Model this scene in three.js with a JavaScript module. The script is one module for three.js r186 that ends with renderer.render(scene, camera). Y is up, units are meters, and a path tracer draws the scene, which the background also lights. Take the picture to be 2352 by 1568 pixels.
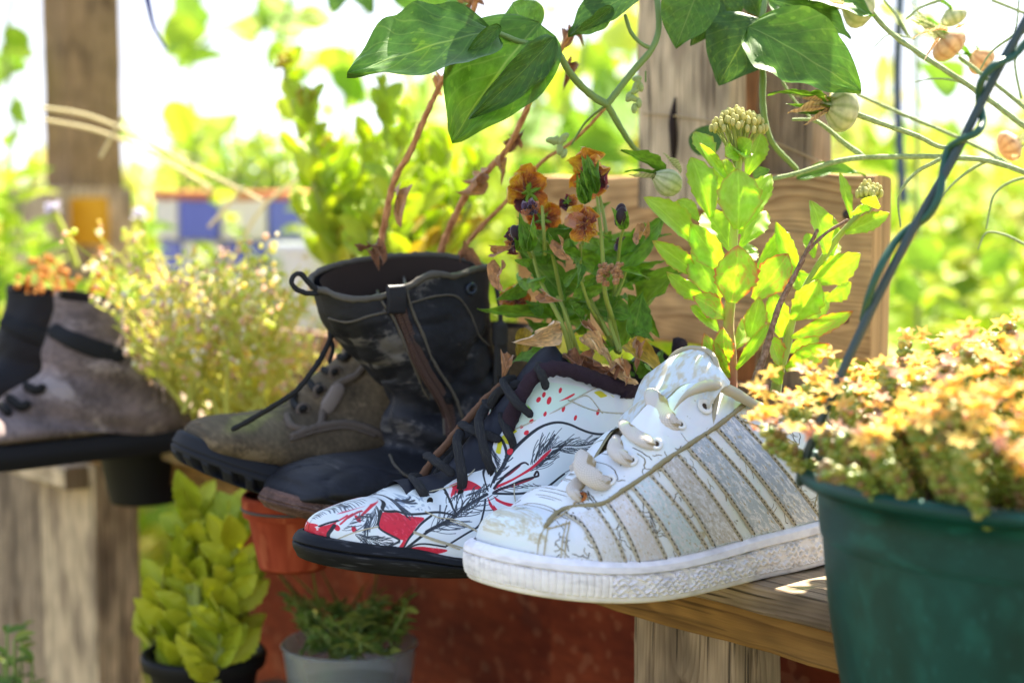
import * as THREE from 'three';
import { mergeGeometries, mergeVertices } from 'three/addons/utils/BufferGeometryUtils.js';
import { createNoise3D } from 'simplex-noise';

// ---------- camera, sky, sun, exposure ----------
const scene = new THREE.Scene();
const camera = new THREE.PerspectiveCamera(22.38, 1024 / 682, 0.05, 200);
camera.position.set(0, 0.231, 0);
camera.rotation.x = -Math.atan(359 / 3964);
camera.focus = 1.035;
camera.userData.fStop = 4.9;
const renderer = new THREE.WebGLRenderer({ antialias: true });
renderer.toneMapping = THREE.LinearToneMapping;
renderer.toneMappingExposure = 5.6;
renderer.shadowMap.enabled = true;
const SUN_AZ = THREE.MathUtils.degToRad(-23), SUN_EL = THREE.MathUtils.degToRad(46);
const SUN = new THREE.Vector3(-Math.sin(SUN_AZ) * Math.cos(SUN_EL), Math.sin(SUN_EL), -Math.cos(SUN_AZ) * Math.cos(SUN_EL));
{ // pale hazy summer sky, a little brighter towards the sun, white at the horizon
  const w = 256, h = 128, d = new Float32Array(w * h * 4), v = new THREE.Vector3();
  for (let j = 0; j < h; j++) for (let i = 0; i < w; i++) {
    const el = ((j + 0.5) / h - 0.5) * Math.PI, az = ((i + 0.5) / w - 0.5) * 2 * Math.PI;
    v.set(Math.cos(el) * Math.cos(az), Math.sin(el), Math.cos(el) * Math.sin(az));
    const up = Math.max(0, v.y), k = Math.pow(1 - up, 3), g = Math.pow(Math.max(0, v.dot(SUN)), 6) * 0.2;
    const o = (j * w + i) * 4;
    d[o] = 0.105 + 0.25 * k + g; d[o + 1] = 0.145 + 0.225 * k + g; d[o + 2] = 0.235 + 0.17 * k + g * 0.9; d[o + 3] = 1;
  }
  const t = new THREE.DataTexture(d, w, h, THREE.RGBAFormat, THREE.FloatType);
  t.mapping = THREE.EquirectangularReflectionMapping; t.magFilter = THREE.LinearFilter; t.needsUpdate = true;
  scene.background = t; scene.environment = t;
}
const sun = new THREE.DirectionalLight(new THREE.Color(1, 0.92, 0.78), 5);
sun.position.copy(SUN).multiplyScalar(10); sun.target.position.set(0, 0, -1.3);
sun.castShadow = true; sun.shadow.mapSize.set(2048, 2048);
Object.assign(sun.shadow.camera, { left: -4, right: 4, top: 4, bottom: -4, near: 1, far: 30 });
scene.add(sun, sun.target);

// ---------- helpers ----------
function mulberry(a) { return () => { a = (a + 0x6d2b79f5) | 0; let t = Math.imul(a ^ (a >>> 15), 1 | a); t = (t + Math.imul(t ^ (t >>> 7), 61 | t)) ^ t; return ((t ^ (t >>> 14)) >>> 0) / 4294967296; }; }
let rnd = mulberry(7);
const R = (a, b) => a + (b - a) * rnd();
const n3 = createNoise3D(mulberry(11));
const fbm = (x, y, z, o = 4) => { let s = 0, a = 0.5; for (let i = 0; i < o; i++) { s += a * n3(x, y, z); x *= 2.03; y *= 2.03; z *= 2.03; a *= 0.5; } return s; };
const clamp = (x, a = 0, b = 1) => Math.min(b, Math.max(a, x));
const mix = (a, b, t) => a + (b - a) * t;
const ss = (a, b, x) => { const t = clamp((x - a) / (b - a)); return t * t * (3 - 2 * t); };
const V = (x, y, z) => new THREE.Vector3(x, y, z);
// survey frame: points were measured off the photograph in a 2352-wide frame from the tripod position
const FP = 3964, TH = Math.atan(359 / 3964), EYE = V(0, 0.231, 0);
function ray(px, py) {
  const x = (px - 1176) / FP, y = -(py - 784) / FP, c = Math.cos(TH), s = Math.sin(TH);
  return V(x, y * c - s, -y * s - c);
}
const at = (px, py, d) => ray(px, py).multiplyScalar(d).add(EYE);
const onY = (px, py, h = 0) => { const r = ray(px, py); return r.multiplyScalar((h - EYE.y) / r.y).add(EYE); };
const frameOf = (x0, y0, k) => (X, Y) => [(x0 + X * k) / 1.63265, (y0 + Y * k) / 1.63265];
const Z1 = frameOf(1750, 1250, 1450 / 2165), ZC = frameOf(1050, 1150, 1350 / 2016), ZB = frameOf(1050, 1850, 850 / 2352), ZF = frameOf(1850, 1450, 600 / 1711),
  ZD = frameOf(600, 900, 1400 / 1689), ZE = frameOf(0, 1100, 1300 / 1396), ZP = frameOf(1700, 400, 1700 / 2352), ZV = frameOf(1200, 0, 1400 / 2195), ZW = frameOf(2300, 0, 1540 / 2012), ZY = frameOf(1780, 550, 720 / 1254), ZL = frameOf(0, 0, 1300 / 1568);

const used = new Map();
function numbered(n) { const k = used.get(n) || 0; used.set(n, k + 1); return k ? n + '_' + String(k).padStart(3, '0') : n; }
function tag(o, label, category, group, kind) { Object.assign(o.userData, { label, category }); if (group) o.userData.group = group; if (kind) o.userData.kind = kind; return o; }
function thing(name, label, category, group, pos) { const o = new THREE.Group(); o.name = numbered(name); if (pos) o.position.copy(pos); scene.add(o); return tag(o, label, category, group); }
function part(name, g, m, parent) { const o = new THREE.Mesh(g, m); o.name = parent === scene ? numbered(name) : name; o.castShadow = o.receiveShadow = true; parent.add(o); return o; }
function solo(name, g, m, label, category, group, kind) { return tag(part(name, g, m, scene), label, category, group, kind); }
function structure(name, g, m) { const o = part(name, g, m, scene); o.userData.kind = 'structure'; return o; }
function merge(list) { const l = list.map((g) => { g = g.index ? g.toNonIndexed() : g; for (const k of Object.keys(g.attributes)) if (!['position', 'normal', 'uv'].includes(k)) g.deleteAttribute(k); if (!g.attributes.uv) g.setAttribute('uv', new THREE.BufferAttribute(new Float32Array(g.attributes.position.count * 2), 2)); return g; }); return l.length === 1 ? l[0] : mergeGeometries(l); }
// surface from a function of (u, v), optionally closed round u
function grid(nu, nv, f, { uv, closedU = false, flip = false } = {}) {
  const P = [], U = [], I = [], row = nu + 1;
  for (let j = 0; j <= nv; j++) for (let i = 0; i <= nu; i++) {
    const u = i / nu, v = j / nv, p = f(u, v, i, j); P.push(p[0] ?? p.x, p[1] ?? p.y, p[2] ?? p.z);
    const q = uv ? uv(u, v, p) : [u, v]; U.push(q[0], q[1]);
  }
  for (let j = 0; j < nv; j++) for (let i = 0; i < nu; i++) {
    const a = j * row + i, b = a + 1, c = a + row, d = c + 1;
    flip ? I.push(a, c, b, b, c, d) : I.push(a, b, c, b, d, c);
  }
  const g = new THREE.BufferGeometry();
  g.setAttribute('position', new THREE.Float32BufferAttribute(P, 3)); g.setAttribute('uv', new THREE.Float32BufferAttribute(U, 2)); g.setIndex(I);
  g.computeVertexNormals();
  if (closedU) { // even out the normals on the seam
    const n = g.attributes.normal;
    for (let j = 0; j <= nv; j++) { const a = j * row, b = a + nu, x = n.getX(a) + n.getX(b), y = n.getY(a) + n.getY(b), z = n.getZ(a) + n.getZ(b), l = Math.hypot(x, y, z) || 1; n.setXYZ(a, x / l, y / l, z / l); n.setXYZ(b, x / l, y / l, z / l); }
  }
  return g;
}
const spline = (pts, closed = false, tension = 0.5) => new THREE.CatmullRomCurve3(pts.map((p) => (p.isVector3 ? p : V(...p))), closed, 'centripetal', tension);
// tube with varying radius and an elliptical section; up keeps a flat ribbon's face turned
function tube(pts, r, { seg = 24, rad = 6, flat = 1, up = null, cap = true, noise = 0, nf = 200 } = {}) {
  const c = pts.getPoint ? pts : spline(pts), rf = typeof r === 'function' ? r : () => r;
  const T = [], Q = []; for (let i = 0; i <= seg; i++) { Q.push(c.getPointAt(i / seg)); T.push(c.getTangentAt(i / seg)); }
  let n = up ? up.clone() : Math.abs(T[0].y) < 0.9 ? V(0, 1, 0) : V(1, 0, 0); const N = [], B = [];
  for (let i = 0; i <= seg; i++) { if (up) n = up.clone(); n.addScaledVector(T[i], -n.dot(T[i])); if (n.lengthSq() < 1e-8) n.set(T[i].y, -T[i].x, 0.1); n.normalize(); N.push(n.clone()); B.push(T[i].clone().cross(n).normalize()); }
  const g = grid(rad, seg, (u, v, i, j) => {
    const a = -u * 2 * Math.PI, q = Q[j], k = rf(v) * (1 + (noise ? noise * n3(q.x * nf + Math.cos(a), q.y * nf + Math.sin(a), q.z * nf) : 0));
    return q.clone().addScaledVector(N[j], Math.cos(a) * k * flat).addScaledVector(B[j], Math.sin(a) * k);
  }, { closedU: true });
  if (!cap) return g;
  const caps = [0, seg].map((j) => { const k = rf(j / seg) * 0.4; const s = new THREE.SphereGeometry(1, rad, 3); s.scale(k * 2.4, k * 2.4 * flat, k * 2.4); const m = new THREE.Matrix4().makeBasis(B[j], N[j], T[j].clone().negate()); s.applyMatrix4(m); s.translate(Q[j].x, Q[j].y, Q[j].z); return s; });
  return merge([g, ...caps]);
}
const lin = (r, g, b) => new THREE.Color().setRGB(r, g, b);
const hex = (h) => new THREE.Color(h);
function canvas(w, h, draw) { const c = document.createElement('canvas'); c.width = w; c.height = h; draw(c.getContext('2d'), w, h); return c; }
function ctex(c, srgb = true) { const t = new THREE.CanvasTexture(c); t.wrapS = t.wrapT = THREE.RepeatWrapping; if (srgb) t.colorSpace = THREE.SRGBColorSpace; t.anisotropy = 8; return t; }
// texture computed per pixel; f returns [r,g,b] in 0..255 (sRGB) or a grey
function ptex(w, h, f, srgb = true) {
  const d = new Uint8Array(w * h * 4);
  for (let j = 0; j < h; j++) for (let i = 0; i < w; i++) { const c = f(i / w, j / h, i, j), o = (j * w + i) * 4; if (c.length) { d[o] = clamp(c[0], 0, 255); d[o + 1] = clamp(c[1], 0, 255); d[o + 2] = clamp(c[2], 0, 255); } else d[o] = d[o + 1] = d[o + 2] = clamp(c, 0, 255); d[o + 3] = 255; }
  const t = new THREE.DataTexture(d, w, h); t.wrapS = t.wrapT = THREE.RepeatWrapping; t.magFilter = THREE.LinearFilter; t.minFilter = THREE.LinearMipmapLinearFilter; t.generateMipmaps = true; if (srgb) t.colorSpace = THREE.SRGBColorSpace; t.needsUpdate = true; return t;
}
const std = (o) => new THREE.MeshPhysicalMaterial({ side: THREE.DoubleSide, specularIntensity: 0.4, ...o });
const phys = (o) => new THREE.MeshPhysicalMaterial({ side: THREE.DoubleSide, ...o });
const leafMat = (c, tr = 0.45, o = {}) => phys({ color: c, transmission: tr, thickness: 0, roughness: 0.85, specularIntensity: 0.35, ...o });
function rep(t, u, v) { const c = t.clone(); c.repeat.set(u, v); c.needsUpdate = true; return c; }

// wood: u runs along the grain (1 = lenM metres), v across
function woodTex(seed, lightC, darkC, { rings = 26, wobble = 0.5, stain = 0.4, stainC = [60, 50, 42], crack = 0.5, w = 1024, h = 320, knots = [], lenM = 0.55, widM = 0.16 } = {}) {
  const col = [], bmp = new Float32Array(w * h);
  const t = ptex(w, h, (u, v, i, j) => {
    let X = u * lenM, Y = v * widM, k = 0;
    let yy = Y * 100 + wobble * fbm(X * 2.2 + seed, Y * 6, seed, 3) * 2.2;
    for (const [ku, kv, kr] of knots) { const dx = (X - ku) * 0.45, dy = Y - kv, r = Math.hypot(dx, dy); yy += Math.sign(dy || 1) * Math.exp(-r / kr) * kr * 130; k = Math.max(k, 1 - ss(kr * 0.35, kr * 0.75, r)); }
    const ring = yy * rings / 25 + 1.6 * n3(X * 1.1, Y * 22, seed + 50) + 0.5 * n3(X * 5, Y * 40, seed + 60), fr = ring - Math.floor(ring), late = Math.pow(fr, 2.2) * (1 - ss(0.9, 1, fr)) * clamp(0.65 + 0.6 * n3(X * 3, Math.floor(ring) * 1.7, seed + 70), 0.1, 1.1);
    const fibre = n3(X * 14, Y * 900, seed + 3) * 0.5 + n3(X * 40, Y * 2300, seed + 9) * 0.35;
    const blot = fbm(X * 4, Y * 12, seed + 20, 4), st = ss(0.12, 0.5, blot) * stain;
    const cr = ss(0.62, 0.74, n3(X * 5 + 3, Y * 260, seed + 30)) * crack;
    let m = clamp(late * 0.75 + fibre * 0.22 + blot * 0.18 + 0.12 + k * 0.8);
    const c = [0, 1, 2].map((q) => { let x = mix(lightC[q], darkC[q], m); x = mix(x, stainC[q], st); x *= 1 - 0.6 * cr; return x * (1 + 0.1 * n3(X * 30, Y * 60, seed + 40)); });
    bmp[j * w + i] = 0.6 + fibre * 0.3 + late * 0.35 - cr * 0.9;
    return c;
  });
  const b = ptex(w, h, (u, v, i, j) => 255 * clamp(bmp[j * w + i] * 0.6), false);
  return { map: t, bump: b, lenM, widM };
}
const woodMat = (w, o = {}) => { const m = w.map.clone(), b = w.bump.clone(); for (const t of [m, b]) { t.repeat.set(1 / w.lenM, 1 / w.widM); if (o.off) t.offset.set(...o.off); t.needsUpdate = true; } const { off, ...rest } = o; return std({ map: m, bumpMap: b, bumpScale: 0.0012, roughness: 0.85, ...rest }); };
// board with worn edges: length along x, height y, thickness z, centred; uv in metres along the grain
function plank(l, h, t, { seed = 0, wear = 0.0025, r = 0.003, along = 'x', nl = 40 } = {}) {
  const gs = [], nb = 4;
  const sect = []; // rounded rectangle section in (y,z)
  const corner = [[1, 1], [-1, 1], [-1, -1], [1, -1]];
  corner.forEach(([sy, sz], c) => { for (let k = 0; k <= nb; k++) { const a = (c + k / nb) * Math.PI / 2; sect.push([sy * (h / 2 - r) + Math.cos(a) * r, sz * (t / 2 - r) + Math.sin(a) * r]); } });
  // add points along the long faces
  const full = []; sect.forEach((p, i) => { full.push(p); if (i % (nb + 1) === nb) { const q = sect[(i + 1) % sect.length]; for (let k = 1; k < 4; k++) full.push([mix(p[0], q[0], k / 4), mix(p[1], q[1], k / 4)]); } });
  full.push(full[0]);
  let per = 0; const acc = full.map((p, i) => { if (i) per += Math.hypot(p[0] - full[i - 1][0], p[1] - full[i - 1][1]); return per; });
  const f = (u, x) => { const p = full[u]; const k = wear * fbm(x * 9 + seed, p[0] * 40, p[1] * 40 + seed, 3); const L = Math.hypot(...p) || 1; return [x, p[0] * (1 + k / L), p[1] * (1 + k / L)]; };
  gs.push(grid(full.length - 1, nl, (u, v, i) => f(i, (v - 0.5) * l), { uv: (u, v) => [v * l + seed * 0.13, acc[Math.round(u * (full.length - 1))] + seed * 0.07], flip: true }));
  for (const s of [-0.5, 0.5]) gs.push(grid(full.length - 1, 1, (u, v, i) => { const p = f(i, s * l); return [p[0] + (v ? s * 0.001 : 0), p[1] * (1 - v), p[2] * (1 - v)]; }, { uv: (u, v, p) => [p[1] * 0.15 + seed, p[2]], flip: s < 0 ? false : true }));
  const g = merge(gs);
  if (along === 'y') g.rotateZ(Math.PI / 2);
  return g;
}
// leaf blade: outline f(t) half-width, length along +x, face +y
const outlines = {
  bean: (t) => Math.pow(Math.max(0, Math.sin(Math.PI * Math.pow(t, 0.7))), 0.72) * (1 - 0.2 * ss(0.7, 0.97, t)),
  oval: (t) => Math.pow(Math.sin(Math.PI * Math.pow(t, 0.85)), 0.8),
  sedum: (t) => (t < 0.55 ? mix(0.24, 1, Math.pow(Math.sin(Math.PI / 2 * t / 0.55), 1.25)) : Math.pow(Math.max(0, 1 - Math.pow((t - 0.55) / 0.45, 1.7)), 0.8)),
  lance: (t) => Math.pow(Math.sin(Math.PI * Math.pow(t, 0.6)), 0.9),
  blade: (t) => Math.pow(1 - t, 0.6) * (0.6 + 0.4 * Math.sqrt(t)),
  petal: (t) => (t < 0.55 ? mix(0.12, 1, Math.pow(t / 0.55, 0.8)) : Math.pow(Math.max(0, 1 - Math.pow((t - 0.55) / 0.45, 2.4)), 0.5)),
};
function blade(L, W, kind, { nu = 12, nv = 6, cup = 0.25, bend = 0.2, twist = 0, teeth = 0, toothN = 5, ripple = 0, seed = 0, thick = 0, fold = 0 } = {}) {
  const f = outlines[kind];
  const pos = (t, s, off) => {
    let hw = f(t) * W / 2; const e = Math.abs(s);
    if (teeth && e > 0.99 && t > 0.3) { const q = (t - 0.3) / 0.7 * toothN; hw *= 1 + teeth * 1.3 * Math.pow(q - Math.floor(q), 1.6) * (1 - ss(0.9, 1, t)) - teeth * 0.4; }
    let x = t * L, z = s * hw, y = bend * L * (t - t * t) * 1.2 - bend * L * t * t * 0.55 + cup * hw * e * e + fold * hw * e;
    y += ripple * W * n3(t * 3.3 + seed, s * 1.2, seed * 1.7) * (0.3 + e);
    if (off) y += off * thick * Math.sqrt(Math.max(0, (1 - Math.pow(e, 2.5)))) * Math.sqrt(Math.max(0, 1 - Math.pow(2 * t - 1, 6)));
    const a = twist * t, c = Math.cos(a), d = Math.sin(a);
    return [x, y * c - z * d, y * d + z * c];
  };
  const top = grid(nv, nu, (u, v) => pos(v, u * 2 - 1, thick ? 0.5 : 0), { uv: (u, v) => [v, u] });
  if (!thick) return top;
  return merge([top, grid(nv, nu, (u, v) => pos(v, u * 2 - 1, -0.5), { uv: (u, v) => [v, u], flip: true })]);
}
const dot = (a, b) => a.dot(b);
// place something built along +x with face +y so that it runs from a to b with its face towards face
function aim(g, a, b, face, stretch = true, L0 = 1) {
  const x = b.clone().sub(a), L = x.length(); x.normalize(); const y = face.clone().addScaledVector(x, -face.dot(x)).normalize(), z = x.clone().cross(y);
  const k = stretch ? L / L0 : 1; const m = new THREE.Matrix4().makeBasis(x.multiplyScalar(k), y.multiplyScalar(k), z.multiplyScalar(k)).setPosition(a);
  return g.clone().applyMatrix4(m);
}
// ---------- the bench: frame along S (away to the left) and H (towards its back) ----------
const P0 = V(0.1773, 0, -0.9417), S = V(-0.633, 0, -0.774).normalize(), H = V(0.774, 0, -0.633).normalize();
const BASIS = new THREE.Matrix4().makeBasis(S, V(0, 1, 0), H);
const sAt = (px, h) => { const k = (px - 1176) / FP; return (P0.x + H.x * h - k * (-P0.z - H.z * h)) / (-S.x - k * S.z); };
const bench = (s, y, h) => P0.clone().addScaledVector(S, s).addScaledVector(H, h).setY(y);
function set(o, s, y, h) { o.setRotationFromMatrix(BASIS); o.position.copy(bench(s, y, h)); return o; }

const wGrey = woodTex(1, [166, 146, 120], [100, 82, 62], { rings: 70, stain: 0.4, crack: 0.8, knots: [[0.3, 0.1, 0.012]] });
const wPine = woodTex(5, [206, 168, 116], [124, 86, 50], { rings: 50, wobble: 0.9, stain: 0.35, stainC: [96, 66, 38], crack: 0.35, knots: [[0.47, 0.03, 0.01], [0.12, 0.12, 0.012]] });
const wPale = woodTex(9, [222, 200, 164], [146, 120, 90], { rings: 60, stain: 0.5, stainC: [104, 88, 72], crack: 0.9, knots: [[0.4, 0.12, 0.012]] });
const wYellow = woodTex(13, [146, 110, 60], [88, 62, 32], { rings: 30, stain: 0.85, stainC: [52, 38, 22], crack: 0.3 });
const wBrown = woodTex(17, [140, 110, 82], [88, 66, 46], { rings: 60, stain: 0.3, crack: 0.5 });

{ // bench top
  const b = thing('wooden_bench', 'weathered slatted wooden bench that carries the row of planted shoes', 'bench');
  b.userData.seen = undefined; delete b.userData.seen;
  const L = 1.75;
  set(part('front_plank', plank(L, 0.017, 0.118, { seed: 3, nl: 160, wear: 0.004 }), woodMat(wGrey, { off: [0.1, 0.3] }), b), L / 2, -0.0088, 0.059);
  set(part('rear_plank', plank(L - 0.04, 0.017, 0.112, { seed: 8, nl: 120 }), woodMat(wGrey, { off: [0.6, 0.1] }), b), L / 2 - 0.01, -0.0093, 0.184);
  set(part('beam', plank(L + 0.2, 0.026, 0.05, { seed: 5, nl: 120, wear: 0.004 }), woodMat(wYellow), b), L / 2 - 0.15, -0.031, 0.037);
  const leg = (s0, s1, h, m, d = 0.045) => set(part('leg', plank(0.85, s1 - s0, d, { seed: s0 * 30, along: 'y' }).rotateY(0), m, b), (s0 + s1) / 2, -0.044 - 0.425, h);
  leg(0.098, 0.19, 0.05, woodMat(wGrey, { off: [0.4, 0.2] }));
  leg(sAt(246, 0.03), sAt(120, 0.03), 0.035, woodMat(wPale, { off: [0.2, 0.6] }), 0.05);
  leg(sAt(112, 0.03), sAt(-40, 0.03), 0.045, woodMat(wGrey, { off: [0.7, 0.5] }), 0.05);
  leg(0.1, 0.18, 0.2, woodMat(wBrown));
  leg(0.85, 0.94, 0.2, woodMat(wBrown, { off: [0.5, 0.1] }));
  set(part('lower_shelf', plank(0.62, 0.018, 0.2, { seed: 61, nl: 20 }), woodMat(wBrown, { off: [0.1, 0.6] }), b), 0.41, -0.2285, -0.015);
  // notch block on the far leg
  set(part('bracket', plank(0.16, 0.022, 0.07, { seed: 4 }), woodMat(wPale), b), sAt(90, 0), -0.056, 0.02);
}
{ // back rails and uprights
  const r = thing('back_rail', 'golden pine board standing behind the sedum, grain running lengthwise', 'board');
  set(part('board', plank(0.395, 0.133, 0.02, { seed: 2, nl: 80 }), woodMat(wPine, { off: [0.02, 0.05] }), r), 0.167 + 0.1975, 0.1715, 0.247);
  const kn = new THREE.SphereGeometry(0.0035, 10, 6);
  for (const [s, y] of [[0.19, 0.21], [0.19, 0.135]]) set(part('nail', kn, std({ color: lin(0.08, 0.06, 0.05), metalness: 0.6, roughness: 0.6 }), r), s, y, 0.2365);
  const lo = thing('back_rail', 'brown lower board behind the white sneaker, close to the bench top', 'board');
  set(part('board', plank(1.2, 0.07, 0.02, { seed: 6, nl: 80 }), woodMat(wBrown), lo), 0.17 + 0.6, 0.042, 0.252);
  const s1 = thing('upright_slat', 'pale weathered slat fixed over the pine board, dark rust slot in it', 'slat');
  const a0 = sAt(1690, 0.224), a1 = sAt(1478, 0.224);
  const m1 = set(part('board', plank(0.75, a1 - a0, 0.02, { seed: 12, along: 'y', nl: 90 }), woodMat(wPale, { off: [0.1, 0.1] }), s1), (a0 + a1) / 2, 0.213 + 0.375, 0.2255);
  const slot = set(part('rusty_staple', tube([[0, 0.026, 0], [0.001, 0.01, -0.002], [0, -0.004, -0.002], [0.0015, -0.026, 0]], (t) => 0.0022 * (0.5 + Math.sin(Math.PI * t)), { rad: 7 }), std({ color: lin(0.035, 0.022, 0.018), roughness: 0.7, metalness: 0.3 }), s1), sAt(1548, 0.215), 0.272, 0.2155);
  const s2 = thing('upright_slat', 'brown sunlit slat rising from behind the pine board', 'slat');
  const b0 = sAt(1893, 0.275), b1 = sAt(1762, 0.275);
  set(part('board', plank(0.95, b1 - b0, 0.022, { seed: 15, along: 'y', nl: 90 }), woodMat(wGrey, { off: [0.2, 0.7] }), s2), (b0 + b1) / 2, 0.01 + 0.475, 0.272);
  const s3 = thing('upright_slat', 'brown recessed slat between the two paler slats', 'slat');
  const c0 = sAt(1775, 0.31), c1 = sAt(1640, 0.31);
  set(part('board', plank(0.95, c1 - c0, 0.022, { seed: 19, along: 'y', nl: 60 }), woodMat(wBrown, { off: [0.3, 0.3] }), s3), (c0 + c1) / 2, 0.475, 0.315);
  // twine stretched across the uprights
  const tw = [bench(sAt(1468, 0.21), 0.2875, 0.213), bench(sAt(1580, 0.21), 0.282, 0.2125), bench(sAt(1700, 0.21), 0.272, 0.213), bench(sAt(1770, 0.25), 0.263, 0.255), bench(sAt(1900, 0.25), 0.243, 0.2585)];
  solo('twine', tube(tw, 0.0008, { seg: 60, rad: 5, noise: 0.3, nf: 900 }), std({ color: lin(0.5, 0.36, 0.18), roughness: 0.9 }), 'thin tan twine tied across the upright slats', 'twine');
}
{ // red-brown panel closing the space under the bench
  const t = ptex(512, 512, (u, v) => { const a = fbm(u * 5, v * 5, 1, 5), b = fbm(u * 18, v * 60, 7, 4), c = ss(0.3, 0.5, fbm(u * 9, v * 9, 13, 4)), d = ss(0.5, 0.62, n3(u * 30, v * 30, 3)); let r = 126 + a * 38 + b * 18, g = 54 + a * 24 + b * 10, bl = 27 + a * 14 + b * 7; r = mix(r, 92, c * 0.6); g = mix(g, 44, c * 0.6); bl = mix(bl, 30, c * 0.6); return [mix(r, 190, d * 0.25), mix(g, 150, d * 0.25), mix(bl, 120, d * 0.25)]; });
  const p = thing('rust_red_panel', 'rust red painted panel standing under the bench', 'panel');
  const m = std({ map: rep(t, 1.6, 1.6), roughness: 0.75, bumpMap: rep(t, 1.6, 1.6), bumpScale: 0.001 });
  for (let k = 0; k < 3; k++) set(part('board', plank(0.98, 0.296, 0.018, { seed: 30 + k, nl: 20 }), m, p), 0.43, -0.045 - 0.15 - k * 0.3, 0.16);
}
{ // garden ground
  const t = ptex(512, 512, (u, v) => { const a = fbm(u * 20, v * 20, 2, 5), g = ss(-0.1, 0.3, fbm(u * 6, v * 6, 9, 3)); return [mix(88, 70, g) + a * 40, mix(70, 92, g) + a * 40, mix(48, 34, g) + a * 22]; });
  const g = new THREE.PlaneGeometry(120, 120, 1, 1).rotateX(-Math.PI / 2); g.translate(0, -0.85, -20);
  structure('ground', g, std({ map: rep(t, 60, 60), roughness: 0.95 }));
}
const caster = new THREE.Raycaster();
function hitOn(mesh, px, py, out = 0) { mesh.updateWorldMatrix(true, false); caster.set(EYE, ray(px, py).normalize()); const h = caster.intersectObject(mesh, false)[0]; if (!h) return null; const n = h.face.normal.clone(); const p = mesh.worldToLocal(h.point.clone()); const cam = mesh.worldToLocal(EYE.clone()).sub(p); if (n.dot(cam) < 0) n.negate(); return p.addScaledVector(n, out); }
const traceOn = (mesh, F, P, out) => P.map((p) => hitOn(mesh, ...F(...p), out)).filter(Boolean);
// ---------- shoes: local x from toe to heel, y up, z towards the outer side ----------
function shoeFrame(origin, deg, y = 0) {
  const a = THREE.MathUtils.degToRad(deg), X = V(Math.cos(a), 0, -Math.sin(a)), Zd = V(Math.sin(a), 0, Math.cos(a)), O = V(origin[0], y, origin[1]);
  return {
    O, X, Zd, rotY: a,
    toLocal(px, py, z) { const r = ray(px, py), e = EYE.clone().sub(O), t = (z - e.dot(Zd)) / r.dot(Zd), p = e.addScaledVector(r, t); return [p.dot(X), p.y]; },
  };
}
const interp = (tab) => (x) => { if (x <= tab[0][0]) return tab[0][1]; for (let i = 1; i < tab.length; i++) if (x <= tab[i][0]) { const [a, b] = [tab[i - 1], tab[i]], t = (x - a[0]) / (b[0] - a[0] || 1), p = tab[i - 2] || a, q = tab[i + 1] || b; const m0 = (b[1] - p[1]) / (b[0] - p[0] || 1) * (b[0] - a[0]), m1 = (q[1] - a[1]) / (q[0] - a[0] || 1) * (b[0] - a[0]); const t2 = t * t, t3 = t2 * t; return (2 * t3 - 3 * t2 + 1) * a[1] + (t3 - 2 * t2 + t) * m0 + (-2 * t3 + 3 * t2) * b[1] + (t3 - t2) * m1; } return tab[tab.length - 1][1]; };
// half-width of the plan outline at t = x/L
function plan(L, toe, waist, heel, tr = 0.3, pw = 2.3) {
  return (x) => { const t = clamp(x / L); const mid = t < tr ? toe : t < 0.62 ? mix(toe, waist, ss(tr, 0.62, t)) : mix(waist, heel, ss(0.62, 0.84, t)); const a = t < tr ? Math.pow(Math.max(0, 1 - Math.pow(1 - t / tr, pw)), 1 / pw) : 1, b = t > 0.86 ? Math.pow(Math.max(0, 1 - Math.pow((t - 0.86) / 0.14, 2.4)), 1 / 2.4) : 1; return mid * a * b; };
}
// closed outline [x, z, arc length] with even spacing
function outline(L, lat, med, n) {
  const raw = []; const N = 400;
  for (let i = 0; i <= N; i++) { const x = L * (0.5 - 0.5 * Math.cos(Math.PI * i / N)); raw.push([x, lat(x)]); }
  for (let i = N - 1; i > 0; i--) { const x = L * (0.5 - 0.5 * Math.cos(Math.PI * i / N)); raw.push([x, -med(x)]); }
  raw.push(raw[0]); const acc = [0]; for (let i = 1; i < raw.length; i++) acc.push(acc[i - 1] + Math.hypot(raw[i][0] - raw[i - 1][0], raw[i][1] - raw[i - 1][1]));
  const tot = acc[acc.length - 1], out = []; let k = 0;
  for (let i = 0; i <= n; i++) { const s = tot * i / n; while (k < acc.length - 2 && acc[k + 1] < s) k++; const t = (s - acc[k]) / (acc[k + 1] - acc[k] || 1); out.push([mix(raw[k][0], raw[k + 1][0], t), mix(raw[k][1], raw[k + 1][1], t), s]); }
  return out;
}
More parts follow.
